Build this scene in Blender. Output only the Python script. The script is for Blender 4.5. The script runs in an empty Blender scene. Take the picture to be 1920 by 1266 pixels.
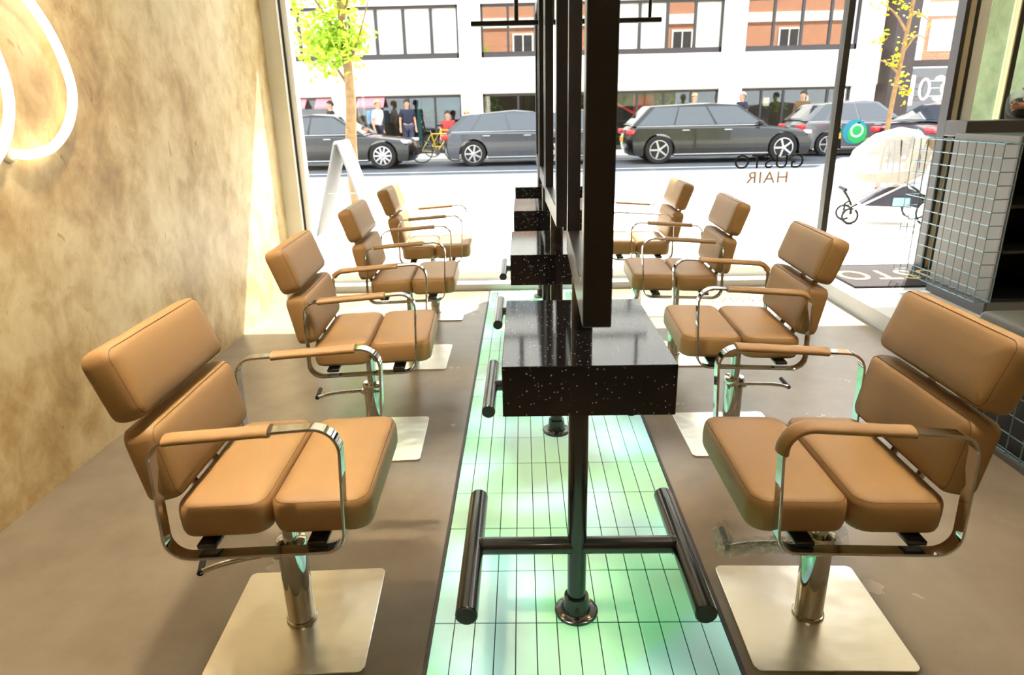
import bpy, bmesh, math, random
from mathutils import Vector, Matrix
random.seed(7)
R = math.radians
PI = math.pi
scene = bpy.context.scene
C = scene.collection

# ------------------------------------------------------------------ camera
CAM = Vector((-0.1503, 0.0, 1.5114))
pitch, yaw, roll = R(18.656), R(-1.137), R(-1.213)
fw = Vector((math.sin(yaw) * math.cos(pitch), math.cos(yaw) * math.cos(pitch), -math.sin(pitch)))
rt = Vector((math.cos(yaw), -math.sin(yaw), 0))
up = rt.cross(fw)
rt2 = math.cos(roll) * rt + math.sin(roll) * up
up2 = -math.sin(roll) * rt + math.cos(roll) * up
cd = bpy.data.cameras.new('camera')
cam = bpy.data.objects.new('camera', cd)
C.objects.link(cam)
m = Matrix((rt2, up2, -fw)).transposed().to_4x4()
m.translation = CAM
cam.matrix_world = m
cd.sensor_width = 36
cd.lens = 1266.27 * 36 / 1920
cd.clip_start = 0.05
cd.dof.use_dof = True
cd.dof.focus_distance = 2.3
cd.dof.aperture_fstop = 5.0
scene.camera = cam

# ------------------------------------------------------------------ light
w = bpy.data.worlds.new('world')
scene.world = w
w.use_nodes = True
bg = w.node_tree.nodes['Background']
bg.inputs[0].default_value = (0.86, 0.93, 1.0, 1)
bg.inputs[1].default_value = 4.8
sun_d = bpy.data.lights.new('sun', 'SUN')
sun_d.energy = 27
sun_d.angle = R(0.6)
sun_d.color = (1, 0.95, 0.86)
sun = bpy.data.objects.new('sun', sun_d)
C.objects.link(sun)
sun.rotation_euler = Vector((-0.65, -1, -1.915)).to_track_quat('-Z', 'Y').to_euler()
vs = scene.view_settings
vs.view_transform = 'Standard'
vs.look = 'None'
vs.gamma = 1
vs.use_curve_mapping = False
vs.exposure = 0.0

# ------------------------------------------------------------------ materials
MATS = {}


def lin(c):
    return tuple(((v / 255) / 12.92 if v / 255 <= 0.04045 else ((v / 255 + 0.055) / 1.055) ** 2.4) for v in c[:3])


def newmat(name):
    mt = bpy.data.materials.new(name)
    mt.use_nodes = True
    nt = mt.node_tree
    b = nt.nodes['Principled BSDF']
    MATS[name] = mt
    return mt, nt, b


def mat(name, col, rough=0.5, metal=0.0, var=0.08, scale=8, bump=0.0, bscale=60, spec=0.5, coat=0.0, trans=0.0):
    """principled with a noise driven colour variation and optional fine bump; col is sRGB 0-255"""
    mt, nt, b = newmat(name)
    c = lin(col)
    tc = nt.nodes.new('ShaderNodeTexCoord')
    n = nt.nodes.new('ShaderNodeTexNoise')
    n.inputs['Scale'].default_value = scale
    n.inputs['Detail'].default_value = 4
    nt.links.new(tc.outputs['Object'], n.inputs['Vector'])
    r = nt.nodes.new('ShaderNodeValToRGB')
    r.color_ramp.elements[0].position = 0.3
    r.color_ramp.elements[1].position = 0.7
    r.color_ramp.elements[0].color = (*[max(0, v * (1 - var)) for v in c], 1)
    r.color_ramp.elements[1].color = (*[min(1, v * (1 + var)) for v in c], 1)
    nt.links.new(n.outputs['Fac'], r.inputs['Fac'])
    nt.links.new(r.outputs['Color'], b.inputs['Base Color'])
    b.inputs['Roughness'].default_value = rough
    b.inputs['Metallic'].default_value = metal
    b.inputs['Specular IOR Level'].default_value = spec
    b.inputs['Coat Weight'].default_value = coat
    b.inputs['Transmission Weight'].default_value = trans
    if bump > 0:
        n2 = nt.nodes.new('ShaderNodeTexNoise')
        n2.inputs['Scale'].default_value = bscale
        n2.inputs['Detail'].default_value = 3
        nt.links.new(tc.outputs['Object'], n2.inputs['Vector'])
        bp = nt.nodes.new('ShaderNodeBump')
        bp.inputs['Strength'].default_value = bump
        bp.inputs['Distance'].default_value = 0.01
        nt.links.new(n2.outputs['Fac'], bp.inputs['Height'])
        nt.links.new(bp.outputs['Normal'], b.inputs['Normal'])
    return mt


def emit(name, col, strength):
    mt, nt, b = newmat(name)
    c = lin(col)
    b.inputs['Base Color'].default_value = (0.8, 0.8, 0.8, 1)
    b.inputs['Emission Color'].default_value = (*c, 1)
    b.inputs['Emission Strength'].default_value = strength
    return mt


def pane_mat(name, tint=(1, 1, 1), ior=1.45, rough=0.0):
    """thin clear pane: see-through plus fresnel mirror"""
    mt = bpy.data.materials.new(name)
    mt.use_nodes = True
    nt = mt.node_tree
    nt.nodes.clear()
    out = nt.nodes.new('ShaderNodeOutputMaterial')
    t = nt.nodes.new('ShaderNodeBsdfTransparent')
    t.inputs[0].default_value = (*tint, 1)
    g = nt.nodes.new('ShaderNodeBsdfGlossy')
    g.inputs['Roughness'].default_value = rough
    f = nt.nodes.new('ShaderNodeFresnel')
    # the fresnel node inverts the index on back faces: undo it so a thin pane never reflects totally from inside
    gm = nt.nodes.new('ShaderNodeNewGeometry')
    mr = nt.nodes.new('ShaderNodeMapRange')
    mr.inputs['To Min'].default_value = ior
    mr.inputs['To Max'].default_value = 1.0 / ior
    nt.links.new(gm.outputs['Backfacing'], mr.inputs['Value'])
    nt.links.new(mr.outputs[0], f.inputs['IOR'])
    mx = nt.nodes.new('ShaderNodeMixShader')
    nt.links.new(f.outputs[0], mx.inputs[0])
    nt.links.new(t.outputs[0], mx.inputs[1])
    nt.links.new(g.outputs[0], mx.inputs[2])
    nt.links.new(mx.outputs[0], out.inputs['Surface'])
    MATS[name] = mt
    return mt


def N(nt, kind, **kw):
    n = nt.nodes.new(kind)
    for k, v in kw.items():
        if k in n.inputs:
            n.inputs[k].default_value = v
        else:
            setattr(n, k, v)
    return n


def ramp(nt, stops):
    r = nt.nodes.new('ShaderNodeValToRGB')
    e = r.color_ramp.elements
    while len(e) < len(stops):
        e.new(0.5)
    for i, (p, c) in enumerate(stops):
        e[i].position = p
        e[i].color = (*c, 1)
    return r


# venetian plaster wall
def plaster(name, cols, scale=1.0):
    mt, nt, b = newmat(name)
    g = N(nt, 'ShaderNodeNewGeometry')
    mp = N(nt, 'ShaderNodeMapping')
    mp.inputs['Rotation'].default_value = (R(28), 0, 0)
    mp.inputs['Scale'].default_value = (scale, scale, scale * 0.8)
    nt.links.new(g.outputs['Position'], mp.inputs['Vector'])
    n1 = N(nt, 'ShaderNodeTexNoise', Scale=1.25, Detail=8, Roughness=0.6, Distortion=0.15)
    n2 = N(nt, 'ShaderNodeTexNoise', Scale=6.5, Detail=6, Roughness=0.65, Distortion=0.35)
    v = N(nt, 'ShaderNodeTexVoronoi', Scale=9.0)
    for n in (n1, n2, v):
        nt.links.new(mp.outputs[0], n.inputs['Vector'])
    mixf = N(nt, 'ShaderNodeMath', operation='MULTIPLY_ADD')
    mixf.inputs[1].default_value = 0.42
    nt.links.new(n2.outputs['Fac'], mixf.inputs[0])
    ad = N(nt, 'ShaderNodeMath', operation='MULTIPLY')
    ad.inputs[1].default_value = 0.62
    nt.links.new(n1.outputs['Fac'], ad.inputs[0])
    nt.links.new(ad.outputs[0], mixf.inputs[2])
    r = ramp(nt, [(0.36, lin(cols[0])), (0.47, lin(cols[1])), (0.56, lin(cols[2])), (0.68, lin(cols[3]))])
    nt.links.new(mixf.outputs[0], r.inputs[0])
    # small trowel chips
    n3 = N(nt, 'ShaderNodeTexNoise', Scale=13, Detail=2, Distortion=2.2)
    mp3 = N(nt, 'ShaderNodeMapping')
    mp3.inputs['Scale'].default_value = (1, 1, 0.4)
    nt.links.new(g.outputs['Position'], mp3.inputs['Vector'])
    nt.links.new(mp3.outputs[0], n3.inputs['Vector'])
    r3 = ramp(nt, [(0.68, (0, 0, 0)), (0.74, (1, 1, 1))])
    nt.links.new(n3.outputs['Fac'], r3.inputs[0])
    mx = N(nt, 'ShaderNodeMixRGB', blend_type='MULTIPLY')
    mx.inputs['Color2'].default_value = (0.72, 0.62, 0.48, 1)
    nt.links.new(r3.outputs['Color'], mx.inputs['Fac'])
    nt.links.new(r.outputs['Color'], mx.inputs['Color1'])
    nt.links.new(mx.outputs[0], b.inputs['Base Color'])
    b.inputs['Roughness'].default_value = 0.42
    bp = N(nt, 'ShaderNodeBump', Strength=0.25, Distance=0.02)
    nt.links.new(mixf.outputs[0], bp.inputs['Height'])
    nt.links.new(bp.outputs[0], b.inputs['Normal'])
    return mt


plaster('plaster', [(148, 118, 68), (186, 158, 106), (212, 190, 144), (228, 212, 174)])
plaster('plaster_green', [(112, 114, 84), (132, 136, 106), (152, 155, 126), (168, 170, 144)], 0.8)


def microcement():
    mt, nt, b = newmat('microcement')
    g = N(nt, 'ShaderNodeNewGeometry')
    n1 = N(nt, 'ShaderNodeTexNoise', Scale=1.3, Detail=6, Roughness=0.6)
    n2 = N(nt, 'ShaderNodeTexNoise', Scale=22, Detail=5, Roughness=0.7, Distortion=1.0)
    for n in (n1, n2):
        nt.links.new(g.outputs['Position'], n.inputs['Vector'])
    r = ramp(nt, [(0.3, lin((116, 104, 88))), (0.7, lin((142, 131, 114)))])
    nt.links.new(n1.outputs['Fac'], r.inputs[0])
    r2 = ramp(nt, [(0.74, (0, 0, 0)), (0.82, (1, 1, 1))])
    nt.links.new(n2.outputs['Fac'], r2.inputs[0])
    mx = N(nt, 'ShaderNodeMixRGB', blend_type='MULTIPLY')
    mx.inputs['Color2'].default_value = (0.82, 0.78, 0.72, 1)
    nt.links.new(r2.outputs['Color'], mx.inputs['Fac'])
    nt.links.new(r.outputs['Color'], mx.inputs['Color1'])
    nt.links.new(mx.outputs[0], b.inputs['Base Color'])
    rr = ramp(nt, [(0.3, (0.19,) * 3), (0.7, (0.3,) * 3)])
    nt.links.new(n1.outputs['Fac'], rr.inputs[0])
    nt.links.new(rr.outputs['Color'], b.inputs['Roughness'])
    bp = N(nt, 'ShaderNodeBump', Strength=0.06, Distance=0.01)
    nt.links.new(n2.outputs['Fac'], bp.inputs['Height'])
    nt.links.new(bp.outputs[0], b.inputs['Normal'])


microcement()


def quartz():
    mt, nt, b = newmat('quartz')
    tc = N(nt, 'ShaderNodeTexCoord')
    col = None
    prev = None
    for sc, lo, hi in ((110, 0.13, 0.2), (48, 0.075, 0.11)):
        v = N(nt, 'ShaderNodeTexVoronoi', Scale=sc)
        nt.links.new(tc.outputs['Object'], v.inputs['Vector'])
        rr = ramp(nt, [(lo, (1, 1, 1)), (hi, (0, 0, 0))])
        nt.links.new(v.outputs['Distance'], rr.inputs[0])
        # only some cells carry a fleck
        sep = N(nt, 'ShaderNodeSeparateColor')
        nt.links.new(v.outputs['Color'], sep.inputs[0])
        gt = N(nt, 'ShaderNodeMath', operation='GREATER_THAN')
        gt.inputs[1].default_value = 0.62
        nt.links.new(sep.outputs[0], gt.inputs[0])
        ml = N(nt, 'ShaderNodeMath', operation='MULTIPLY')
        nt.links.new(rr.outputs['Color'], ml.inputs[0])
        nt.links.new(gt.outputs[0], ml.inputs[1])
        if prev is None:
            prev = ml
        else:
            a = N(nt, 'ShaderNodeMath', operation='MAXIMUM')
            nt.links.new(prev.outputs[0], a.inputs[0])
            nt.links.new(ml.outputs[0], a.inputs[1])
            prev = a
    mx = N(nt, 'ShaderNodeMixRGB')
    mx.inputs['Color1'].default_value = (0.006, 0.005, 0.006, 1)
    mx.inputs['Color2'].default_value = (0.5, 0.5, 0.54, 1)
    nt.links.new(prev.outputs[0], mx.inputs['Fac'])
    nt.links.new(mx.outputs[0], b.inputs['Base Color'])
    b.inputs['Roughness'].default_value = 0.07
    b.inputs['Specular IOR Level'].default_value = 0.55


quartz()


def glow_tile():
    """back-lit frosted glass tile: coloured lamps under the glass at their own places in the floor box"""
    mt, nt, b = newmat('glow_tile')
    g = N(nt, 'ShaderNodeNewGeometry')
    n1 = N(nt, 'ShaderNodeTexNoise', Scale=2.0, Detail=1.0)
    n2 = N(nt, 'ShaderNodeTexNoise', Scale=2.0, Detail=1.2, Distortion=0.3)
    mp = N(nt, 'ShaderNodeMapping')
    mp.inputs['Location'].default_value = (3.1, 1.7, 0)
    nt.links.new(g.outputs['Position'], mp.inputs[0])
    nt.links.new(mp.outputs[0], n1.inputs['Vector'])
    nt.links.new(g.outputs['Position'], n2.inputs['Vector'])
    r = ramp(nt, [(0.36, (0.08, 0.9, 0.34)), (0.47, (0.18, 1.0, 0.42)), (0.53, (0.30, 1.0, 0.72)), (0.62, (0.5, 1.0, 0.9))])
    nt.links.new(n1.outputs['Fac'], r.inputs[0])
    r2 = ramp(nt, [(0.34, (0.24,) * 3), (0.5, (0.5,) * 3), (0.66, (1.0,) * 3)])
    nt.links.new(n2.outputs['Fac'], r2.inputs[0])
    b.inputs['Base Color'].default_value = (*lin((150, 168, 148)), 1)
    b.inputs['Roughness'].default_value = 0.3
    nt.links.new(r.outputs['Color'], b.inputs['Emission Color'])
    nt.links.new(r2.outputs['Color'], b.inputs['Emission Strength'])


glow_tile()


def brushed():
    mt, nt, b = newmat('brushed_steel')
    tc = N(nt, 'ShaderNodeTexCoord')
    mp = N(nt, 'ShaderNodeMapping')
    mp.inputs['Scale'].default_value = (3, 160, 3)
    nt.links.new(tc.outputs['Object'], mp.inputs[0])
    n = N(nt, 'ShaderNodeTexNoise', Scale=4, Detail=3)
    nt.links.new(mp.outputs[0], n.inputs['Vector'])
    n2 = N(nt, 'ShaderNodeTexNoise', Scale=5, Detail=2)
    nt.links.new(tc.outputs['Object'], n2.inputs['Vector'])
    r = ramp(nt, [(0.3, (0.80, 0.74, 0.62)), (0.7, (0.92, 0.87, 0.76))])
    nt.links.new(n.outputs['Fac'], r.inputs[0])
    nt.links.new(r.outputs['Color'], b.inputs['Base Color'])
    b.inputs['Metallic'].default_value = 1
    b.inputs['Roughness'].default_value = 0.27
    bp = N(nt, 'ShaderNodeBump', Strength=0.28, Distance=0.02)
    nt.links.new(n2.outputs['Fac'], bp.inputs['Height'])
    nt.links.new(bp.outputs[0], b.inputs['Normal'])


brushed()


def brick():
    mt, nt, b = newmat('brick_wall')
    tc = N(nt, 'ShaderNodeTexCoord')
    sep = N(nt, 'ShaderNodeSeparateXYZ')
    nt.links.new(tc.outputs['Object'], sep.inputs[0])
    cmb = N(nt, 'ShaderNodeCombineXYZ')
    nt.links.new(sep.outputs[0], cmb.inputs[0])
    nt.links.new(sep.outputs[2], cmb.inputs[1])
    bt = N(nt, 'ShaderNodeTexBrick', Scale=4.4)
    bt.inputs['Color1'].default_value = (*lin((196, 122, 80)), 1)
    bt.inputs['Color2'].default_value = (*lin((178, 104, 70)), 1)
    bt.inputs['Mortar'].default_value = (*lin((206, 190, 168)), 1)
    nt.links.new(cmb.outputs[0], bt.inputs['Vector'])
    nt.links.new(bt.outputs['Color'], b.inputs['Base Color'])
    b.inputs['Roughness'].default_value = 0.85


brick()

mat('leather', (162, 126, 80), 0.46, var=0.05, scale=3, bump=0.12, bscale=420)
mat('seam', (110, 74, 44), 0.7, var=0.1, scale=30)
mat('chrome', (228, 228, 228), 0.06, 1.0, var=0.02)
mat('chrome_soft', (205, 200, 190), 0.2, 1.0, var=0.04)
mat('black_steel', (16, 16, 17), 0.24, 0.0, var=0.1, scale=20, coat=0.4)
mat('black_frame', (22, 20, 22), 0.34, 0.0, var=0.1, scale=12, coat=0.12)
mat('black_rubber', (20, 20, 20), 0.6, var=0.1, bump=0.1, bscale=200)
mat('brass', (200, 165, 80), 0.3, 1.0)
mat('mirror', (240, 244, 240), 0.01, 1.0, var=0.0)
mat('grout', (34, 38, 32), 0.8, var=0.15, scale=30)
mat('dark_trim', (52, 48, 44), 0.5, var=0.1)
mat('white_paint', (248, 247, 243), 0.5, var=0.02)
mat('cream_paint', (214, 200, 172), 0.5, var=0.03)
mat('step_paint', (196, 198, 196), 0.45, var=0.03, scale=3)
mat('ceiling_paint', (214, 206, 190), 0.7, var=0.03)
mat('mat_fibre', (44, 38, 40), 0.95, var=0.35, scale=120, bump=0.5, bscale=300)
mat('gold', (206, 164, 72), 0.5, 0.3, var=0.06)
mat('vinyl_black', (22, 24, 24), 0.5)
mat('vinyl_tan', (196, 150, 100), 0.5)
mat('grey_panel', (112, 108, 104), 0.45, var=0.07, scale=3)
mat('desk_grey', (82, 80, 80), 0.45, var=0.06, scale=5)
mat('desk_black', (16, 15, 15), 0.4, var=0.1)
mat('wire_blue', (120, 148, 156), 0.3, 0.7, var=0.05)
mat('bench_leather', (66, 62, 58), 0.4, var=0.08, scale=4, bump=0.1, bscale=300)
mat('asphalt', (76, 80, 88), 0.9, var=0.08, scale=2, bump=0.2, bscale=120)
mat('paving', (214, 208, 198), 0.85, var=0.05, scale=2)
mat('kerb_stone', (200, 196, 190), 0.8, var=0.05)
mat('road_line', (240, 240, 236), 0.7, var=0.02)
mat('render_white', (236, 232, 222), 0.8, var=0.025, scale=1.2)
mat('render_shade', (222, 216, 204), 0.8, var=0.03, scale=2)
mat('win_frame', (58, 54, 56), 0.5, var=0.06)
mat('blind_white', (246, 244, 236), 0.8, var=0.01)
mat('shop_dark', (56, 50, 46), 0.7, var=0.3, scale=1.4)
mat('shop_teal', (46, 106, 116), 0.5, var=0.1)
mat('awning_pink', (226, 130, 140), 0.7, var=0.06)
mat('red_paint', (190, 40, 36), 0.5, var=0.05)
mat('plant_green', (86, 120, 40), 0.6, var=0.3, scale=20)
mat('pilaster_dark', (60, 50, 46), 0.6, var=0.12, scale=3)
mat('bark', (132, 106, 74), 0.9, var=0.25, scale=14, bump=0.5, bscale=40)
mat('film', (250, 246, 238), 0.25, var=0.1, scale=40)
MATS['film'].node_tree.nodes['Principled BSDF'].inputs['Alpha'].default_value = 0.28
mat('rain_cover', (244, 244, 242), 0.2, var=0.02)
MATS['rain_cover'].node_tree.nodes['Principled BSDF'].inputs['Alpha'].default_value = 0.28
mat('pram_fabric', (66, 64, 78), 0.8, var=0.1)
mat('pram_beige', (120, 104, 80), 0.8, var=0.4, scale=10)
mat('board_grey', (120, 120, 122), 0.6)
mat('board_white', (190, 190, 190), 0.6)
mat('box_blue', (150, 196, 206), 0.6)
pane_mat('window_glass', (0.97, 0.985, 0.975), 1.42)
pane_mat('facade_glass', (0.9, 0.92, 0.91), 1.7)
pane_mat('upper_glass', (0.5, 0.5, 0.5), 3.2)
pane_mat('blind_glass', (0.97, 0.98, 0.97), 1.35)
pane_mat('green_glass', (0.82, 0.90, 0.80), 1.5)
emit('tube_light', (255, 240, 212), 4.5)
emit('lamp_disc', (255, 222, 170), 12.0)
emit('neon_gold', (255, 214, 140), 1.6)
emit('neon_pink', (255, 150, 160), 1.0)
emit('neon_red', (255, 96, 60), 1.2)
emit('neon_blue', (90, 110, 255), 1.6)


def leaf_mat(name, col):
    mt, nt, b = newmat(name)
    g = N(nt, 'ShaderNodeNewGeometry')
    n = N(nt, 'ShaderNodeTexNoise', Scale=6, Detail=3)
    nt.links.new(g.outputs['Position'], n.inputs['Vector'])
    c = lin(col)
    r = ramp(nt, [(0.3, tuple(v * 0.65 for v in c)), (0.7, tuple(min(1, v * 1.3) for v in c))])
    nt.links.new(n.outputs['Fac'], r.inputs[0])
    nt.links.new(r.outputs['Color'], b.inputs['Base Color'])
    b.inputs['Roughness'].default_value = 0.5
    tr = N(nt, 'ShaderNodeBsdfTranslucent')
    nt.links.new(r.outputs['Color'], tr.inputs[0])
    mx = N(nt, 'ShaderNodeMixShader')
    mx.inputs[0].default_value = 0.5
    nt.links.new(b.outputs[0], mx.inputs[1])
    nt.links.new(tr.outputs[0], mx.inputs[2])
    nt.links.new(mx.outputs[0], nt.nodes['Material Output'].inputs['Surface'])


leaf_mat('leaf', (168, 200, 62))
leaf_mat('leaf_yellow', (196, 190, 20))

# ------------------------------------------------------------------ helpers


def tag(o, label=None, cat=None, group=None, kind=None):
    if label:
        o['label'] = label
    if cat:
        o['category'] = cat
    if group:
        o['group'] = group
    if kind:
        o['kind'] = kind
    return o


def empty(name, loc=(0, 0, 0), rz=0.0):
    o = bpy.data.objects.new(name, None)
    C.objects.link(o)
    o.location = loc
    o.rotation_euler = (0, 0, rz)
    o.empty_display_size = 0.1
    return o


def link(name, me, parent=None, mt=None):
    o = bpy.data.objects.new(name, me)
    C.objects.link(o)
    if parent is not None:
        o.parent = parent
    if mt and not me.materials:
        me.materials.append(MATS[mt])
    return o


def copy_tree(o, parent=None):
    c = o.copy()
    C.objects.link(c)
    if parent is not None:
        c.parent = parent
    for ch in [x for x in bpy.data.objects if x.parent == o]:
        copy_tree(ch, c)
    return c


class MB:
    def __init__(s):
        s.v = []
        s.f = []

    def add(s, vs, fs):
        n = len(s.v)
        s.v += [tuple(x) for x in vs]
        s.f += [tuple(i + n for i in f) for f in fs]
        return s

    def box(s, c, d, rz=0.0, rx=0.0, ry=0.0):
        hx, hy, hz = d[0] / 2, d[1] / 2, d[2] / 2
        vs = [Vector((x, y, z)) for x in (-hx, hx) for y in (-hy, hy) for z in (-hz, hz)]
        mm = Matrix.Rotation(rz, 3, 'Z') @ Matrix.Rotation(ry, 3, 'Y') @ Matrix.Rotation(rx, 3, 'X')
        vs = [mm @ v + Vector(c) for v in vs]
        return s.add(vs, [(0, 1, 3, 2), (4, 6, 7, 5), (0, 4, 5, 1), (2, 3, 7, 6), (0, 2, 6, 4), (1, 5, 7, 3)])

    def b2(s, x0, x1, y0, y1, z0, z1):
        return s.box(((x0 + x1) / 2, (y0 + y1) / 2, (z0 + z1) / 2), (abs(x1 - x0), abs(y1 - y0), abs(z1 - z0)))

    def rbox(s, c, d, r=0.01, seg=2, rz=0.0, rx=0.0, ry=0.0):
        bm = bmesh.new()
        bmesh.ops.create_cube(bm, size=1)
        bmesh.ops.scale(bm, vec=d, verts=bm.verts)
        bmesh.ops.bevel(bm, geom=list(bm.edges), offset=r, segments=seg, affect='EDGES', profile=0.5)
        mm = Matrix.Rotation(rz, 3, 'Z') @ Matrix.Rotation(ry, 3, 'Y') @ Matrix.Rotation(rx, 3, 'X')
        bm.verts.index_update()
        vs = [mm @ v.co + Vector(c) for v in bm.verts]
        fs = [[v.index for v in f.verts] for f in bm.faces]
        bm.free()
        return s.add(vs, fs)

    def tube(s, path, r, n=10, closed=False, caps=True, rr=None):
        P = [Vector(p) for p in path]
        k = len(P)
        T = []
        for i in range(k):
            if closed:
                t = P[(i + 1) % k] - P[(i - 1) % k]
            else:
                t = P[min(i + 1, k - 1)] - P[max(i - 1, 0)]
            T.append(t.normalized())
        a = Vector((0, 0, 1)) if abs(T[0].z) < 0.9 else Vector((1, 0, 0))
        nrm = (a - T[0] * a.dot(T[0])).normalized()
        vs = []
        for i in range(k):
            nrm = (nrm - T[i] * nrm.dot(T[i])).normalized()
            bn = T[i].cross(nrm)
            rad = rr[i] if rr else r
            for j in range(n):
                an = 2 * PI * j / n
                vs.append(P[i] + (nrm * math.cos(an) + bn * math.sin(an)) * rad)
        fs = []
        for i in range(k if closed else k - 1):
            i2 = (i + 1) % k
            for j in range(n):
                j2 = (j + 1) % n
                fs.append((i * n + j, i * n + j2, i2 * n + j2, i2 * n + j))
        if caps and not closed:
            fs.append(tuple(reversed(range(n))))
            fs.append(tuple((k - 1) * n + j for j in range(n)))
        return s.add(vs, fs)

    def cyl(s, p0, p1, r, n=16, r1=None):
        return s.tube([p0, p1], r, n, rr=[r, r if r1 is None else r1])

    def lathe(s, prof, n=24, c=(0, 0, 0), axis='Z'):
        vs = []
        for r, z in prof:
            for j in range(n):
                a = 2 * PI * j / n
                if axis == 'Z':
                    vs.append(Vector((r * math.cos(a), r * math.sin(a), z)) + Vector(c))
                elif axis == 'Y':
                    vs.append(Vector((r * math.cos(a), z, r * math.sin(a))) + Vector(c))
                else:
                    vs.append(Vector((z, r * math.cos(a), r * math.sin(a))) + Vector(c))
        k = len(prof)
        fs = [(i * n + j, i * n + (j + 1) % n, (i + 1) * n + (j + 1) % n, (i + 1) * n + j) for i in range(k - 1) for j in range(n)]
        fs.append(tuple(reversed(range(n))))
        fs.append(tuple((k - 1) * n + j for j in range(n)))
        return s.add(vs, fs)

    def sweep(s, path, sect, closed=True, side=Vector((0, 1, 0)), caps=True):
        """sect: (lateral, outward) offsets swept along a planar path; 'side' is the plane normal"""
        P = [Vector(p) for p in path]
        k, n = len(P), len(sect)
        vs = []
        for i in range(k):
            t = (P[(i + 1) % k] - P[(i - 1) % k]) if closed else (P[min(i + 1, k - 1)] - P[max(i - 1, 0)])
            t.normalize()
            o = t.cross(side).normalized()
            for q in sect:
                a, b_ = q if not callable(q) else q(i)
                vs.append(P[i] + side * a + o * b_)
        fs = []
        for i in range(k if closed else k - 1):
            i2 = (i + 1) % k
            for j in range(n):
                j2 = (j + 1) % n
                fs.append((i * n + j, i2 * n + j, i2 * n + j2, i * n + j2))
        if caps and not closed:
            fs.append(tuple(range(n)))
            fs.append(tuple((k - 1) * n + j for j in reversed(range(n))))
        return s.add(vs, fs)

    def prism(s, poly, h0, h1, plane='XZ'):
        """extrude a polygon; plane XZ extrudes along Y, XY along Z, YZ along X"""
        n = len(poly)
        def mk(p, h):
            return (p[0], h, p[1]) if plane == 'XZ' else ((p[0], p[1], h) if plane == 'XY' else (h, p[0], p[1]))
        vs = [mk(p, h0) for p in poly] + [mk(p, h1) for p in poly]
        fs = [tuple(range(n)), tuple(reversed(range(n, 2 * n)))]
        fs += [(i, i + n, (i + 1) % n + n, (i + 1) % n) for i in range(n)]
        return s.add(vs, fs)

    def mesh(s, name, mt=None, angle=38):
        me = bpy.data.meshes.new(name)
        me.from_pydata(s.v, [], s.f)
        me.validate()
        bm = bmesh.new()
        bm.from_mesh(me)
        bmesh.ops.recalc_face_normals(bm, faces=bm.faces)
        bm.to_mesh(me)
        bm.free()
        if angle:
            me.shade_smooth()
            me.set_sharp_from_angle(angle=R(angle))
        if mt:
            me.materials.append(MATS[mt])
        return me

    def build(s, name, mt, parent=None, angle=38):
        return link(name, s.mesh(name, mt, angle), parent)


def rrect(w_, h_, r, n=6):
    """rounded rectangle outline centred on 0, counter-clockwise"""
    pts = []
    for cx_, cy_, a0 in ((w_ / 2 - r, h_ / 2 - r, 0), (-w_ / 2 + r, h_ / 2 - r, 90), (-w_ / 2 + r, -h_ / 2 + r, 180), (w_ / 2 - r, -h_ / 2 + r, 270)):
        for i in range(n + 1):
            a = R(a0 + 90 * i / n)
            pts.append((cx_ + r * math.cos(a), cy_ + r * math.sin(a)))
    return pts


def catmull(pts, n=8, closed=False):
    P = [Vector(p) for p in pts]
    k = len(P)
    out = []
    for i in range(k if closed else k - 1):
        if closed:
            a, b_, c, d = P[(i - 1) % k], P[i], P[(i + 1) % k], P[(i + 2) % k]
        else:
            a, b_, c, d = P[max(i - 1, 0)], P[i], P[i + 1], P[min(i + 2, k - 1)]
        for j in range(n):
            t = j / n
            out.append(0.5 * ((2 * b_) + (c - a) * t + (2 * a - 5 * b_ + 4 * c - d) * t * t + (3 * b_ - a - 3 * c + d) * t ** 3))
    if not closed:
        out.append(P[-1])
    return out


def text_mesh(name, body, size, depth, mt, parent=None, align='CENTER', stretch=1.0):
    cu = bpy.data.curves.new(name, 'FONT')
    cu.body = body
    cu.size = size
    cu.extrude = depth
    cu.align_x = align
    cu.space_character = 1.12
    tmp = bpy.data.objects.new(name + '_tmp', cu)
    C.objects.link(tmp)
    dg = bpy.context.evaluated_depsgraph_get()
    me = bpy.data.meshes.new_from_object(tmp.evaluated_get(dg))
    bpy.data.objects.remove(tmp)
    bpy.data.curves.remove(cu)
    for v in me.vertices:
        v.co.x *= stretch
    me.name = name
    me.materials.clear()
    me.materials.append(MATS[mt])
    return link(name, me, parent)


def struct(mb, name, mt, label=None, parent=None, angle=38):
    o = mb.build(name, mt, parent, angle)
    if parent is None:
        o['kind'] = 'structure'
        if label:
            o['label'] = label
    return o


# ------------------------------------------------------------------ room shell
WALLX = -2.19
WINY = 5.85
HEAD = 2.88
CEIL = 3.0
SW = 0.4505            # half width of the tiled strip
struct(MB().b2(-2.35, -SW - 0.006, -2.6, WINY + 0.1, -0.12, 0).b2(SW + 0.006, 5.4, -2.6, WINY + 0.1, -0.12, 0).b2(-SW - 0.006, SW + 0.006, -2.6, 0.955, -0.12, 0), 'floor', 'microcement', 'grey brown polished cement floor')
struct(MB().b2(WALLX - 0.15, WALLX, -2.6, WINY + 0.12, -0.1, CEIL), 'wall_left', 'plaster', 'gold beige trowelled plaster wall')
struct(MB().b2(5.2, 5.35, -2.6, WINY + 0.12, -0.1, CEIL), 'wall_right', 'plaster', 'plaster wall beyond the reception desk')
struct(MB().b2(-2.34, 5.35, -2.75, -2.6, -0.1, CEIL), 'wall_back', 'plaster', 'plaster wall behind the camera')
struct(MB().b2(-2.34, 5.35, -2.75, WINY + 0.15, CEIL, CEIL + 0.15), 'ceiling', 'ceiling_paint', 'pale ceiling over the salon')
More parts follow.
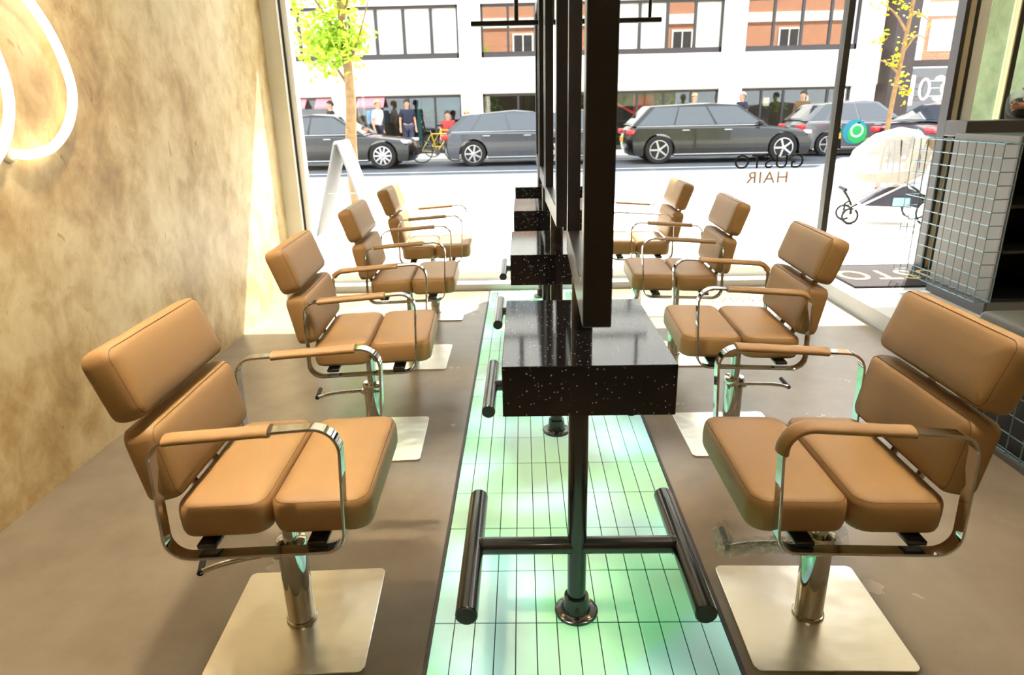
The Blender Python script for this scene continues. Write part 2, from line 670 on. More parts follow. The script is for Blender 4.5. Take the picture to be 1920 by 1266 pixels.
struct(MB().b2(-2.34, 5.35, WINY - 0.05, WINY + 0.12, HEAD, CEIL), 'wall_front', 'cream_paint', 'pale wall strip above the shop window')
for s_, nm in ((-1, 'trim_1'), (1, 'trim_2')):
    struct(MB().b2(s_ * SW - 0.006, s_ * SW + 0.006, 0.955, WINY - 0.06, -0.02, 0.0025), nm, 'dark_trim', 'thin dark metal edge beside the glowing tiles')

# glowing tile strip
strip = struct(MB().b2(-SW + 0.006, SW - 0.006, 0.955, WINY - 0.06, -0.1, -0.0035), 'floor_light_strip', 'grout', 'strip of green glowing glass tiles set in the floor between the chairs')
TW, TL = (2 * SW - 0.012) / 14, 0.25


def tile_mesh(w_, l_):
    g, bv, t = 0.0034, 0.0012, 0.006
    a, b_ = w_ / 2 - g / 2, l_ / 2 - g * 0.8
    vs = [(-a, -b_, -t), (a, -b_, -t), (a, b_, -t), (-a, b_, -t), (-a, -b_, -bv), (a, -b_, -bv), (a, b_, -bv), (-a, b_, -bv),
          (-a + bv, -b_ + bv, 0), (a - bv, -b_ + bv, 0), (a - bv, b_ - bv, 0), (-a + bv, b_ - bv, 0)]
    fs = [(8, 9, 10, 11)]
    for k in (0, 4):
        fs += [(k + i, k + (i + 1) % 4, k + 4 + (i + 1) % 4, k + 4 + i) for i in range(4)]
    me = bpy.data.meshes.new('tile')
    me.from_pydata(vs, [], fs)
    me.materials.append(MATS['glow_tile'])
    return me


tm = tile_mesh(TW, TL)
y_end = WINY - 0.06
row = 0
yy = 0.9552
while yy < y_end - 0.02:
    l_ = min(TL, y_end - yy)
    me = tm if l_ > TL - 0.001 else tile_mesh(TW, l_)
    for cidx in range(14):
        o = link('tile', me, strip)
        o.location = (-SW + 0.006 + TW * (cidx + 0.5), yy + l_ / 2, random.uniform(-0.0004, 0.0004))
    yy += TL

# window: white jamb, low upstand, slim dark mullion, panes
wn = tag(empty('window_1', (0, WINY, 0)), 'full height shop window with white jamb and slim dark mullion', kind='structure')
MB().b2(-2.19, -2.06, -0.03, 0.14, 0.0, HEAD).build('window_frame', 'white_paint', wn)
MB().b2(-2.06, -2.045, 0.02, 0.06, 0.06, HEAD).build('window_bead', 'dark_trim', wn)
MB().b2(-2.045, -2.0, 0.03, 0.12, 0.0, HEAD).build('window_stop', 'white_paint', wn)
MB().b2(-2.0, 2.41, -0.06, 0.06, -0.02, 0.058).build('window_sill', 'step_paint', wn)
MB().b2(2.405, 2.455, -0.03, 0.06, 0.0, HEAD).build('mullion', 'dark_trim', wn)
MB().b2(-2.0, 2.41, -0.02, 0.07, HEAD - 0.05, HEAD).build('head_rail', 'dark_trim', wn)
MB().b2(-2.0, 2.405, 0.018, 0.026, 0.058, HEAD - 0.05).build('pane', 'window_glass', wn, None)
# door opening and right side panel
dr = tag(empty('door_1', (0, WINY, 0)), 'open shop doorway beside the window with dark and cream jamb', kind='structure')
MB().b2(3.30, 3.335, -0.04, 0.07, 0.12, HEAD).build('door_frame', 'win_frame', dr)
MB().b2(3.335, 3.385, -0.03, 0.07, 0.12, HEAD).build('jamb', 'cream_paint', dr)
MB().b2(3.385, 3.41, -0.04, 0.06, 0.12, HEAD).build('gasket', 'dark_trim', dr)
MB().b2(3.41, 3.50, -0.03, 0.07, 0.12, HEAD).build('pilaster', 'white_paint', dr)
MB().b2(2.455, 3.30, -0.02, 0.07, HEAD - 0.05, HEAD).build('head_rail', 'dark_trim', dr)
MB().b2(2.455, 3.30, -0.05, 0.1, 0.1, 0.117).build('threshold', 'white_paint', dr)
w2 = tag(empty('window_2', (0, WINY, 0)), 'narrow side window in front of a green grey plaster return', kind='structure')
MB().b2(3.725, 3.735, -0.03, 0.05, 0.12, HEAD).build('bead', 'cream_paint', w2)
MB().b2(3.735, 3.775, -0.03, 0.06, 0.12, HEAD).build('mullion', 'dark_trim', w2)
MB().b2(3.5, 3.725, 0.02, 0.028, 0.12, HEAD).build('pane', 'green_glass', w2, None)
MB().b2(3.775, 5.2, 0.02, 0.028, 0.12, HEAD).build('pane', 'green_glass', w2, None)
struct(MB().b2(4.62, 8.5, 7.6, 7.75, 0.0, 3.6), 'wall_return', 'plaster_green', 'green grey plaster return wall outside the side window')

# raised platform by the door
struct(MB().b2(2.335, 5.2, 3.2, WINY + 0.1, 0.0, 0.118), 'floor_platform', 'step_paint', 'low white step platform inside the doorway')
struct(MB().b2(2.34, 2.96, 5.03, 5.10, 0.118, 0.124), 'trim_3', 'white_paint', 'white strip along the edge of the mat well')

# door mat with lettering
dm = tag(empty('door_mat', (3.01, 5.60, 0.119)), 'dark brown fibre door mat with gold lettering in the doorway', 'mat')
MB().rbox((0, 0, 0.008), (1.10, 0.78, 0.016), 0.005, 1).build('mat_base', 'mat_fibre', dm)
t = text_mesh('lettering', 'GUSTO', 0.44, 0.001, 'gold', dm, stretch=0.74)
t.rotation_euler = (0, 0, PI)
t.location = (0.05, 0.12, 0.0175)

# lettering on the window glass (reads from the street)
t = text_mesh('window_lettering', 'GUSTO', 0.162, 0.0008, 'vinyl_black', stretch=1.02)
t.rotation_euler = (PI / 2, 0, PI)
t.location = (1.925, WINY + 0.0285, 1.0)
tag(t, 'black reversed vinyl lettering on the window pane', 'lettering')
t = text_mesh('window_lettering', 'HAIR', 0.135, 0.0008, 'vinyl_tan', stretch=1.08)
t.rotation_euler = (PI / 2, 0, PI)
t.location = (1.925, WINY + 0.0285, 0.878)
tag(t, 'tan reversed vinyl lettering below the black word on the window pane', 'lettering')

# ------------------------------------------------------------------ ceiling lamps (above the frame)
def downlight(x, y, power, col=(1, 0.83, 0.62), size=0.14):
    e = tag(empty('downlight', (x, y, CEIL)), None, 'lamp', 'warm ceiling downlights')
    MB().lathe([(0.05, 0), (0.085, -0.002), (0.09, -0.02), (0.075, -0.02), (0.07, -0.004)], 20).build('lamp_ring', 'black_frame', e)
    MB().lathe([(0.07, -0.006), (0.07, -0.008)], 20).build('lamp_disc', 'lamp_disc', e)
    ld = bpy.data.lights.new('downlight_lamp', 'AREA')
    ld.shape = 'DISK'
    ld.size = size
    ld.energy = power
    ld.color = col
    ld.spread = R(130)
    lo = bpy.data.objects.new('downlight_lamp', ld)
    C.objects.link(lo)
    lo.parent = e
    lo.location = (0, 0, -0.03)
    return e


for x, y, p, lb in ((-1.0, 1.4, 46, 'warm ceiling downlight in front of the first chair on the plaster side'),
                    (1.25, 1.5, 27, 'warm ceiling downlight in front of the first chair on the desk side'),
                    (-1.45, 2.7, 24, 'warm ceiling downlight between second and third chairs on the plaster side'),
                    (1.5, 2.7, 16, 'warm ceiling downlight between second and third chairs on the desk side'),
                    (0.0, -0.9, 8, 'warm ceiling downlight behind the camera'),
                    (3.6, 2.6, 24, 'warm ceiling downlight over the bench side')):
    downlight(x, y, p)['label'] = lb

# ------------------------------------------------------------------ tube lights
def tube_light(pts, label, r=0.019, closed=False, name='tube_light', caps=()):
    e = tag(empty(name, pts[0]), label, 'lamp')
    P = [Vector(p) - Vector(pts[0]) for p in catmull(pts, 10, closed)]
    MB().tube(P, r, 14, closed).build('light_tube', 'tube_light', e)
    for c in caps:
        c = Vector(c) - Vector(pts[0])
        MB().lathe([(0.036, 0), (0.036, 0.008), (0.028, 0.014), (0.02, 0.016)], 20, (c.x, c.y, c.z), 'X').build('end_cap', 'cream_paint', e)
    return e


xw = WALLX + 0.05
tube_light([(WALLX + 0.022, 2.745, 1.385), (xw, 2.82, 1.378), (xw, 2.96, 1.405), (xw, 3.09, 1.495), (xw, 3.16, 1.63), (xw, 3.13, 1.79), (xw, 3.05, 1.92), (xw, 2.95, 2.01), (xw, 2.8, 2.08), (xw, 2.55, 2.1)],
           'glowing white tube curving off the plaster wall from a round cap', caps=[(WALLX, 2.745, 1.385)])
tube_light([(xw, 2.35, 1.28), (xw, 2.50, 1.31), (xw, 2.62, 1.38), (xw, 2.71, 1.48), (xw, 2.76, 1.62), (xw, 2.73, 1.79), (xw, 2.62, 1.93), (xw, 2.45, 2.02), (xw, 2.25, 2.05)],
           'glowing white tube bend cut by the picture edge on the plaster wall')
# loops hanging below the ceiling near the window, mirrored in the worktops
cz = 2.62
tube_light([(0.15, 4.9, cz), (0.6, 4.85, cz), (0.85, 5.1, cz), (0.8, 5.45, cz), (0.4, 5.55, cz), (0.0, 5.5, cz)], 'glowing tube loop hung under the ceiling by the window', 0.014)

# hung black rail near the window
e = tag(empty('hanging_rail', (-0.175, 5.02, 2.066)), 'black rail hung on a rod from the ceiling near the window', 'rail')
MB().rbox((0.335, 0, 0), (1.29, 0.035, 0.032), 0.004, 1).build('rail_bar', 'black_steel', e)
MB().cyl((0, 0, 0.0), (0, 0, CEIL - 2.066), 0.016, 10).build('hanger_rod', 'black_steel', e)
MB().cyl((0.9, 0, 0.0), (0.9, 0, CEIL - 2.066), 0.012, 10).build('hanger_rod', 'black_steel', e)

# ------------------------------------------------------------------ styling stations
Y0, SP = 1.7519, 1.2685
TH = 0.9444


def make_station():
    e = empty('styling_station')
    TB = TH - 0.1278
    # post
    MB().cyl((0, 0, 0.05), (0, 0, TB), 0.029, 24).build('post', 'black_steel', e)
    fl = MB().lathe([(0.066, 0), (0.068, 0.003), (0.068, 0.010), (0.064, 0.013), (0.044, 0.014), (0.041, 0.02), (0.0385, 0.062), (0.0375, 0.066), (0.028, 0.067)], 32).build('flange', 'black_steel', e)
    for k in range(4):
        a = R(40 + 90 * k)
        MB().lathe([(0.0062, 0.013), (0.0062, 0.0165), (0.003, 0.0185)], 8, (0.055 * math.cos(a), 0.055 * math.sin(a), 0)).build('bolt', 'brass', fl)
    MB().cyl((0, -0.036, 0.035), (0, -0.047, 0.035), 0.008, 10).build('set_screw', 'black_rubber', fl)
    # collar ring at the post joint
    cz_ = 0.248
    for s in (-1, 1):
        MB().cyl((s * 0.015, 0, cz_), (s * 0.315, 0, cz_), 0.0265, 18).build('crossbar', 'black_steel', e)
        fr = MB().tube([(s * 0.315, -0.302, cz_), (s * 0.315, -0.300, cz_), (s * 0.315, 0.276, cz_), (s * 0.315, 0.278, cz_)], 0.0302, 22, rr=[0.0282, 0.0302, 0.0302, 0.0282]).build('footrest_bar', 'black_steel', e)
        MB().lathe([(0.0255, -0.305), (0.027, -0.3035), (0.0275, -0.302)], 22, (s * 0.315, 0, cz_), 'Y').build('end_cap', 'black_rubber', fr)
        # weld bead
        MB().tube([(s * 0.289, 0.0275 * math.cos(2 * PI * i / 16), cz_ + 0.0275 * math.sin(2 * PI * i / 16)) for i in range(16)], 0.003, 6, True).build('weld', 'black_steel', fr)
    # worktop block
    MB().rbox((0, 0, TH - 0.0639), (0.410, 0.573, 0.1278), 0.0015, 1).build('worktop', 'quartz', e, 30)
    return e


def make_mirror(e, rz, dx):
    """framed two-sided mirror on a short stub post"""
    MB().cyl((dx * 0.6, 0, TH), (dx * 0.6, 0, 1.085), 0.029, 24).build('stub_post', 'black_steel', e)
    W2, z0, z1, T = 0.405, 1.075, 2.30, 0.030
    sw, rec = 0.062, 0.019
    mf = empty('mirror', (dx, 0, 0), rz)
    mf.parent = e
    # frame: two stiles, two rails
    mb = MB()
    mb.rbox((0, -W2 + sw / 2, (z0 + z1) / 2), (2 * T, sw, z1 - z0), 0.0025, 1)
    mb.rbox((0, W2 - sw / 2, (z0 + z1) / 2), (2 * T, sw, z1 - z0), 0.0025, 1)
    mb.rbox((0, 0, z0 + 0.0375), (2 * T - 0.001, 2 * (W2 - sw) + 0.004, 0.075), 0.002, 1)
    mb.rbox((0, 0, z1 - 0.0375), (2 * T - 0.001, 2 * (W2 - sw) + 0.004, 0.075), 0.002, 1)
    mb.build('mirror_frame', 'black_frame', mf)
    MB().b2(-(T - rec), T - rec, -W2 + sw - 0.002, W2 - sw + 0.002, z0 + 0.073, z1 - 0.073).build('mirror_glass', 'mirror', mf, None)


ord_ = ['nearest the camera', 'second from the camera', 'third from the camera', 'standing by the window']
mir = [(-1.3, 0.010), (1.2, 0.0), (0.6, 0.0), (0.2, 0.0)]
proto = make_station()
stations = [proto]
for i in range(1, 4):
    stations.append(copy_tree(proto))
for i, st in enumerate(stations):
    st.location = (0, Y0 + SP * i, 0)
    make_mirror(st, R(mir[i][0]), mir[i][1])
    tag(st, 'black styling station with speckled worktop, mirror and foot bars, ' + ord_[i], 'styling station', 'styling stations on the glowing tile strip')

# ------------------------------------------------------------------ chairs


def cushion(name, w_, h_, t, mt, parent, loc, rot, rc=0.035, crown=0.009):
    """upholstered pad: outline w_ x h_ in local XY, thickness along local Z (0..t), front face at t"""
    rc = max(rc, 0.03)
    rings = [(0.03, 0.0), (0.012, 0.001), (0.004, 0.006), (0.0, 0.018), (-0.0015, t * 0.5), (-0.0005, t - 0.020), (0.002, t - 0.010), (0.0065, t - 0.0035), (0.0085, t - 0.0045), (0.011, t - 0.001), (0.020, t + crown * 0.45), (0.045, t + crown * 0.8), (0.075, t + crown)]
    mb = MB()
    vs, fs = [], []
    n = None
    for d, z in rings:
        r = max(rc - d, 0.006)
        pts = rrect(w_ - 2 * d, h_ - 2 * d, r, 6)
        n = len(pts)
        vs += [(p[0], p[1], z) for p in pts]
    for i in range(len(rings) - 1):
        for j in range(n):
            fs.append((i * n + j, i * n + (j + 1) % n, (i + 1) * n + (j + 1) % n, (i + 1) * n + j))
    fs.append(tuple(reversed(range(n))))
    fs.append(tuple((len(rings) - 1) * n + j for j in range(n)))
    mb.add(vs, fs)
    o = mb.build(name, mt, parent, 50)
    o.location = loc
    o.rotation_euler = rot
    s = MB().tube([(p[0], p[1], t - 0.0035) for p in rrect(w_ - 0.0150, h_ - 0.0150, rc - 0.0075, 6)], 0.0011, 5, True).build('seam', 'seam', o)
    return o


def loop_path():
    """rounded side frame in the local XZ plane (x forward): list of points, ccw seen from -y"""
    c = [(-0.205, 0.448), (0.245, 0.460), (0.262, 0.806), (-0.198, 0.775)]
    rad = [0.055, 0.055, 0.062, 0.058]
    P = []
    for i in range(4):
        a = Vector((c[i - 1][0], 0, c[i - 1][1]))
        b_ = Vector((c[i][0], 0, c[i][1]))
        d = Vector((c[(i + 1) % 4][0], 0, c[(i + 1) % 4][1]))
        u, v = (a - b_).normalized(), (d - b_).normalized()
        half = math.acos(max(-1, min(1, u.dot(v)))) / 2
        L = rad[i] / math.tan(half)
        ctr = b_ + (u + v).normalized() * (rad[i] / math.sin(half))
        p0, p1 = b_ + u * L, b_ + v * L
        a0 = math.atan2(p0.z - ctr.z, p0.x - ctr.x)
        a1 = math.atan2(p1.z - ctr.z, p1.x - ctr.x)
        while a1 < a0:
            a1 += 2 * PI
        for k in range(9):
            an = a0 + (a1 - a0) * k / 8
            P.append(Vector((ctr.x + rad[i] * math.cos(an), 0, ctr.z + rad[i] * math.sin(an))))
    return P


LOOP = loop_path()
# dense resample for sleeves
def resample(P, step=0.008):
    Q = []
    k = len(P)
    for i in range(k):
        a, b_ = P[i], P[(i + 1) % k]
        n = max(1, int((b_ - a).length / step))
        for j in range(n):
            Q.append(a.lerp(b_, j / n))
    return Q


LOOPD = resample(LOOP)


def sleeve(s0, s1, parent, rnd):
    """leather wrap around the arm rest; s0..s1 measured along the loop from the front top corner backwards (m)"""
    # find the index of front vertical middle
    start = min(range(len(LOOPD)), key=lambda i: (LOOPD[i] - Vector((0.256, 0, 0.70))).length)
    path, acc = [], 0.0
    i = start
    ref = None
    while acc < 1.0:
        j = (i + 1) % len(LOOPD)
        if s0 <= acc <= s1:
            path.append(LOOPD[i])
        acc += (LOOPD[j] - LOOPD[i]).length
        i = j
    sec = []
    n = 14
    for k in range(n):
        a = 2 * PI * k / n
        def q(i_, a=a):
            wob = 1 + 0.03 * math.sin(i_ * 0.9 + rnd) + 0.03 * math.sin(i_ * 0.37 + 2 * rnd)
            ed = 1.06 if i_ in (0, 1) or i_ > len(path) - 3 else 1.0
            x, y = math.cos(a), math.sin(a)
            # pinched together underneath
            lo = 0.014 * wob if y < 0 else 0.011
            return (0.0265 * math.copysign(abs(x) ** 0.75, x) * ed * (1.0 if y > -0.5 else 0.8), lo * y * ed + 0.001)
        sec.append(q)
    # outward is the loop's outside for a ccw path
    o = MB().sweep(path, sec, False).build('armrest_sleeve', 'leather', parent, 60)
    return o


def flat_sect(w_, t):
    b_ = 0.0012
    return [(-w_ / 2 + b_, -t / 2), (w_ / 2 - b_, -t / 2), (w_ / 2, -t / 2 + b_), (w_ / 2, t / 2 - b_), (w_ / 2 - b_, t / 2), (-w_ / 2 + b_, t / 2), (-w_ / 2, t / 2 - b_), (-w_ / 2, -t / 2 + b_)]


def make_chair(loc, face, yaw_, lever_ang, sl_a, sl_b, label, wrap=False, base_rz=0.0, lift=0.0):
    """local x is forward; face +1 looks towards +x, -1 towards -x. sl_a / sl_b: sleeve ranges on the -y / +y arms (world near / far)"""
    e = tag(empty('styling_chair', loc), label, 'chair', 'tan styling chairs')
    # base
    pl = rrect(0.462, 0.462, 0.022, 5)
    mb = MB()
    n = len(pl)
    p2 = rrect(0.458, 0.458, 0.020, 5)
    mb.add([(p[0], p[1], 0.0) for p in pl] + [(p[0], p[1], 0.0065) for p in pl] + [(p[0], p[1], 0.008) for p in p2],
           [tuple(reversed(range(n)))] + [(k * n + j, k * n + (j + 1) % n, (k + 1) * n + (j + 1) % n, (k + 1) * n + j) for k in (0, 1) for j in range(n)] + [tuple(2 * n + j for j in range(n))])
    b_ = mb.build('base_plate', 'brushed_steel', e, 30)
    b_.rotation_euler = (0, 0, base_rz)
    cy = MB().lathe([(0.0425, 0.008), (0.0425, 0.262), (0.041, 0.268), (0.046, 0.270), (0.047, 0.276), (0.047, 0.292), (0.043, 0.300), (0.027, 0.303)], 32).build('pump_cylinder', 'chrome', e)
    MB().lathe([(0.0435, 0.008), (0.0475, 0.009), (0.0465, 0.017), (0.0430, 0.019)], 28).build('collar_ring', 'chrome_soft', cy)
    MB().cyl((0, 0, 0.30), (0, 0, 0.452), 0.022, 20).build('piston', 'chrome', e)
    # pump lever with cross pedal
    la = lever_ang
    dv = Vector((math.cos(la), math.sin(la), 0))
    sd = Vector((-dv.y, dv.x, 0))
    P = [dv * 0.03 + Vector((0, 0, 0.262)), dv * 0.062 + Vector((0, 0, 0.258)), dv * 0.13 + Vector((0, 0, 0.257)), dv * 0.20 + Vector((0, 0, 0.252)), dv * 0.262 + Vector((0, 0, 0.238))]
    lv = MB().tube(catmull(P, 5), 0.0085, 12).build('pump_lever', 'chrome', e)
    MB().cyl(dv * 0.042 + sd * 0.022 + Vector((0, 0, 0.261)), dv * 0.042 - sd * 0.022 + Vector((0, 0, 0.261)), 0.013, 14).build('lever_joint', 'chrome', lv)
    ps = -1 if (sd.y < 0) else 1
    if wrap:
        ps = ps * 1
    pe = dv * 0.262 + Vector((0, 0, 0.238))
    MB().cyl(pe - sd * ps * 0.008, pe + sd * ps * 0.088 + Vector((0, 0, 0.006)), 0.0095, 12).build('pedal', 'black_rubber', lv)
    if wrap:
        # crumpled clear film round the lever
        rnd = random.Random(5)
        path = catmull([dv * -0.075 + Vector((0, 0, 0.285))] + P + [pe + sd * ps * 0.045, pe + sd * ps * 0.10 + Vector((0, 0, 0.01))], 7)
        mb = MB()
        k, n_ = len(path), 16
        vs = []
        for i_, p in enumerate(path):
            tt = (path[min(i_ + 1, k - 1)] - path[max(i_ - 1, 0)]).normalized()
            nn = tt.cross(Vector((0, 0, 1))).normalized()
            for j in range(n_):
                a = 2 * PI * j / n_
                rad = 0.014 + rnd.uniform(0, 0.012) + (0.012 if math.sin(a) < -0.3 else 0)
                if i_ < 9:
                    rad += 0.012
                vs.append(p + nn * math.cos(a) * rad + Vector((0, 0, 1)) * math.sin(a) * rad * 0.95)
        fs = [(i_ * n_ + j, i_ * n_ + (j + 1) % n_, (i_ + 1) * n_ + (j + 1) % n_, (i_ + 1) * n_ + j) for i_ in range(k - 1) for j in range(n_)]
        mb.add(vs, fs).build('film_wrap', 'film', e, 20)
    # turning upper part; everything below is placed with a matrix, so parts stay direct children
    U = Matrix.Rotation(yaw_ + (0 if face > 0 else PI), 4, 'Z')
    U.translation = Vector((0, 0, lift))

    def put(o):
        o.matrix_local = U @ o.matrix_basis
        return o
    put(MB().rbox((0.02, 0, 0.462), (0.16, 0.16, 0.018), 0.004, 1).build('seat_plate', 'black_steel', e))
    for x in (-0.11, 0.17):
        put(MB().rbox((x, 0, 0.470), (0.05, 0.556, 0.014), 0.003, 1).build('seat_bracket', 'black_steel', e))
    # seat pads
    put(cushion('seat_cushion', 0.258, 0.510, 0.092, 'leather', e, (0.179, 0, 0.486), (0, R(-1.5), 0), rc=0.052))
    put(cushion('seat_cushion', 0.240, 0.510, 0.092, 'leather', e, (-0.073, 0, 0.480), (0, R(-1.5), 0), rc=0.052))

    # back pads: local X -> lateral, local Y -> up the back, local Z -> forward
    def back(name, fb, ft, h_, t_):
        # fb, ft: front bottom and front top points (x,z)
        d = Vector((ft[0] - fb[0], 0, ft[1] - fb[1])).normalized()
        nrm = Vector((d.z, 0, -d.x))
        mid = Vector(((fb[0] + ft[0]) / 2, 0, (fb[1] + ft[1]) / 2)) - nrm * t_
        mm = Matrix((Vector((0, 1, 0)), d, nrm)).transposed()
        return put(cushion(name, 0.505, h_, t_, 'leather', e, mid, mm.to_euler()))
    back('back_cushion', (-0.168, 0.592), (-0.206, 0.792), 0.208, 0.082)
    back('head_cushion', (-0.213, 0.818), (-0.274, 0.998), 0.191, 0.080)
    for y in (-0.07, 0.07):
        put(MB().tube([(-0.12, y, 0.470), (-0.185, y, 0.478), (-0.212, y, 0.53), (-0.262, y, 0.64), (-0.312, y, 0.88)], 0.012, 8).build('back_support', 'chrome_soft', e))
    # arm loops (flat bar)
    for y, sl in ((-0.281 * face, sl_a), (0.281 * face, sl_b)):
        lo = MB().sweep([p + Vector((0, y, 0)) for p in LOOP], flat_sect(0.038, 0.0075), True).build('arm_loop', 'chrome', e, 30)
        put(lo)
        sv = sleeve(sl[0], sl[1], lo, random.random() * 6)
        sv.location = (0, y, 0)
    e.rotation_euler = (0, 0, 0)
    return e


# sleeve coordinate: 0 at mid front upright, corner top ~0.06-0.15, top bar to ~0.52
make_chair((-0.864, 1.725, 0), 1, R(1.5), R(196), (0.235, 0.495), (0.150, 0.42), 'tan styling chair nearest the camera on the plaster wall side', base_rz=R(3), lift=0.003)
make_chair((-0.875, 2.955, 0), 1, R(3), R(186), (0.20, 0.48), (0.21, 0.54), 'tan styling chair second from the camera on the plaster wall side', base_rz=R(2))
make_chair((-0.87, 4.10, 0), 1, R(2), R(190), (0.20, 0.49), (0.18, 0.47), 'tan styling chair third from the camera on the plaster wall side')
make_chair((-0.85, 5.12, 0), 1, R(1), R(190), (0.19, 0.46), (0.19, 0.46), 'sunlit tan styling chair by the window on the plaster wall side')
make_chair((0.718, 1.730, 0), -1, R(0), R(176), (0.035, 0.385), (0.125, 0.42), 'tan styling chair nearest the camera on the desk side, pump lever wrapped in film', wrap=True, base_rz=R(-1), lift=-0.012)
make_chair((0.835, 2.97, 0), -1, R(-2), R(2), (0.19, 0.53), (0.20, 0.55), 'tan styling chair second from the camera on the desk side')
make_chair((0.80, 4.10, 0), -1, R(-2), R(10), (0.20, 0.49), (0.18, 0.47), 'tan styling chair third from the camera on the desk side')
make_chair((0.73, 5.14, 0), -1, R(-1), R(10), (0.52, 0.56), (0.19, 0.46), 'pale sunlit styling chair by the window on the desk side')

# ------------------------------------------------------------------ reception desk, wire cages, bench
e = tag(empty('display_cabinet', (2.97, 4.45, 0.118)), 'tall grey and black cabinet beside the doorway behind the wire cage', 'cabinet')
MB().b2(0.0, 0.02, 0.0, 0.66, 0.09, 1.17).build('side_panel', 'grey_panel', e)
MB().b2(0.0, 0.02, -0.02, 0.0, 0.02, 1.17).build('panel_edge', 'desk_grey', e)
MB().b2(-0.015, 0.75, -0.015, 0.66, 0.0, 0.09).build('plinth', 'desk_grey', e)
MB().b2(0.02, 0.75, 0.62, 0.66, 0.09, 1.17).build('back_panel', 'desk_black', e)
MB().b2(0.73, 0.75, 0.0, 0.62, 0.09, 1.17).build('side_panel', 'desk_black', e)
for z in (0.09, 0.42, 0.72, 1.15):
    MB().b2(0.02, 0.73, 0.015, 0.62, z, z + 0.02).build('shelf', 'desk_black', e)
e = tag(empty('reception_counter', (3.05, 5.13, 0.118)), 'dark grey reception counter with deep top behind the wire cage', 'counter')
MB().rbox((0.95, 0.13, 1.195), (1.9, 0.26, 0.11), 0.004, 1).build('counter_top', 'desk_grey', e)
MB().b2(0.62, 1.85, 0.04, 0.24, 0.0, 1.14).build('counter_body', 'desk_grey', e)


def wire_cage(name, label, x, y0, y1, z0, z1, depth, ny, nz, cat='wire cage', r=0.003):
    e = tag(empty(name, (x, y0, z0)), label, cat)
    L, Hh = y1 - y0, z1 - z0
    for k in range(ny + 1):
        yv = L * k / ny
        MB().tube([(depth, yv, Hh), (0, yv, Hh), (0, yv, 0), (depth, yv, 0)], r, 6).build('upright_wire', 'wire_blue', e)
    for k in range(nz + 1):
        zv = Hh * k / nz
        MB().tube([(depth, -0.002, zv), (0.004, -0.002, zv), (0.004, L + 0.002, zv), (depth, L + 0.002, zv)], r, 6).build('cross_wire', 'wire_blue', e)
    for zv in (0, Hh):
        MB().tube([(depth, 0, zv), (depth, L, zv)], r, 6).build('cross_wire', 'wire_blue', e)
    for yv in (0, L):
        MB().tube([(depth, yv, 0), (depth, yv, Hh)], r, 6).build('upright_wire', 'wire_blue', e)
    return e


wire_cage('wire_cage', 'blue grey wire mesh cage fixed to the cabinet side by the doorway', 2.855, 4.40, 5.42, 0.225, 1.245, 0.110, 11, 12)

e = tag(empty('waiting_bench', (1.985, 1.55, 0)), 'black bench with dark padded seat behind the first chair on the desk side', 'bench')
MB().b2(-0.035, 0.34, 0.0, 1.52, 0.0, 0.028).build('plinth', 'desk_grey', e)
MB().b2(0.0, 0.34, 0.0, 1.50, 0.028, 0.485).build('bench_body', 'desk_black', e)
o = cushion('seat_pad', 0.345, 1.54, 0.085, 'bench_leather', e, (0.165, 0.755, 0.487), (0, 0, 0), rc=0.04)
wire_cage('wire_cage', 'blue grey wire mesh panel on the front of the waiting bench', 1.958, 1.62, 2.95, 0.032, 0.47, 0.024, 15, 5)

# ------------------------------------------------------------------ people


def skin_mesh(name, joints, edges, mt, parent=None, root=None, levels=2, k=1.0):
    """joints: name -> (co, radius)"""
    names = list(joints)
    idx = {n_: i for i, n_ in enumerate(names)}
    me = bpy.data.meshes.new(name)
    me.from_pydata([joints[n_][0] for n_ in names], [(idx[a], idx[b_]) for a, b_ in edges], [])
    o = link(name, me, parent)
    me.materials.append(MATS[mt])
    sk = o.modifiers.new('skin', 'SKIN')
    sk.use_smooth_shade = True
    for n_ in names:
        r = joints[n_][1]
        sv = me.skin_vertices[0].data[idx[n_]]
        sv.radius = (r[0] * k, r[1] * k) if isinstance(r, tuple) else (r * k, r * k)
    me.skin_vertices[0].data[idx[root or names[0]]].use_root = True
    sb = o.modifiers.new('sub', 'SUBSURF')
    sb.levels = levels
    sb.render_levels = levels
    return o


mat('skin_tone', (214, 160, 128), 0.5, var=0.04)
mat('hair_blond', (196, 168, 120), 0.7, var=0.1)
mat('hair_dark', (40, 30, 26), 0.7, var=0.1)
mat('hair_grey', (176, 168, 158), 0.7, var=0.1)
for nm, c in (('cloth_white', (228, 228, 228)), ('cloth_black', (34, 34, 36)), ('cloth_navy', (36, 42, 62)), ('cloth_red', (176, 60, 58)), ('cloth_brown', (110, 84, 52)), ('cloth_jeans', (58, 66, 88)), ('cloth_blue', (110, 150, 196)), ('cloth_sleeve', (46, 42, 36))):
    mat(nm, c, 0.85, var=0.12, scale=6)


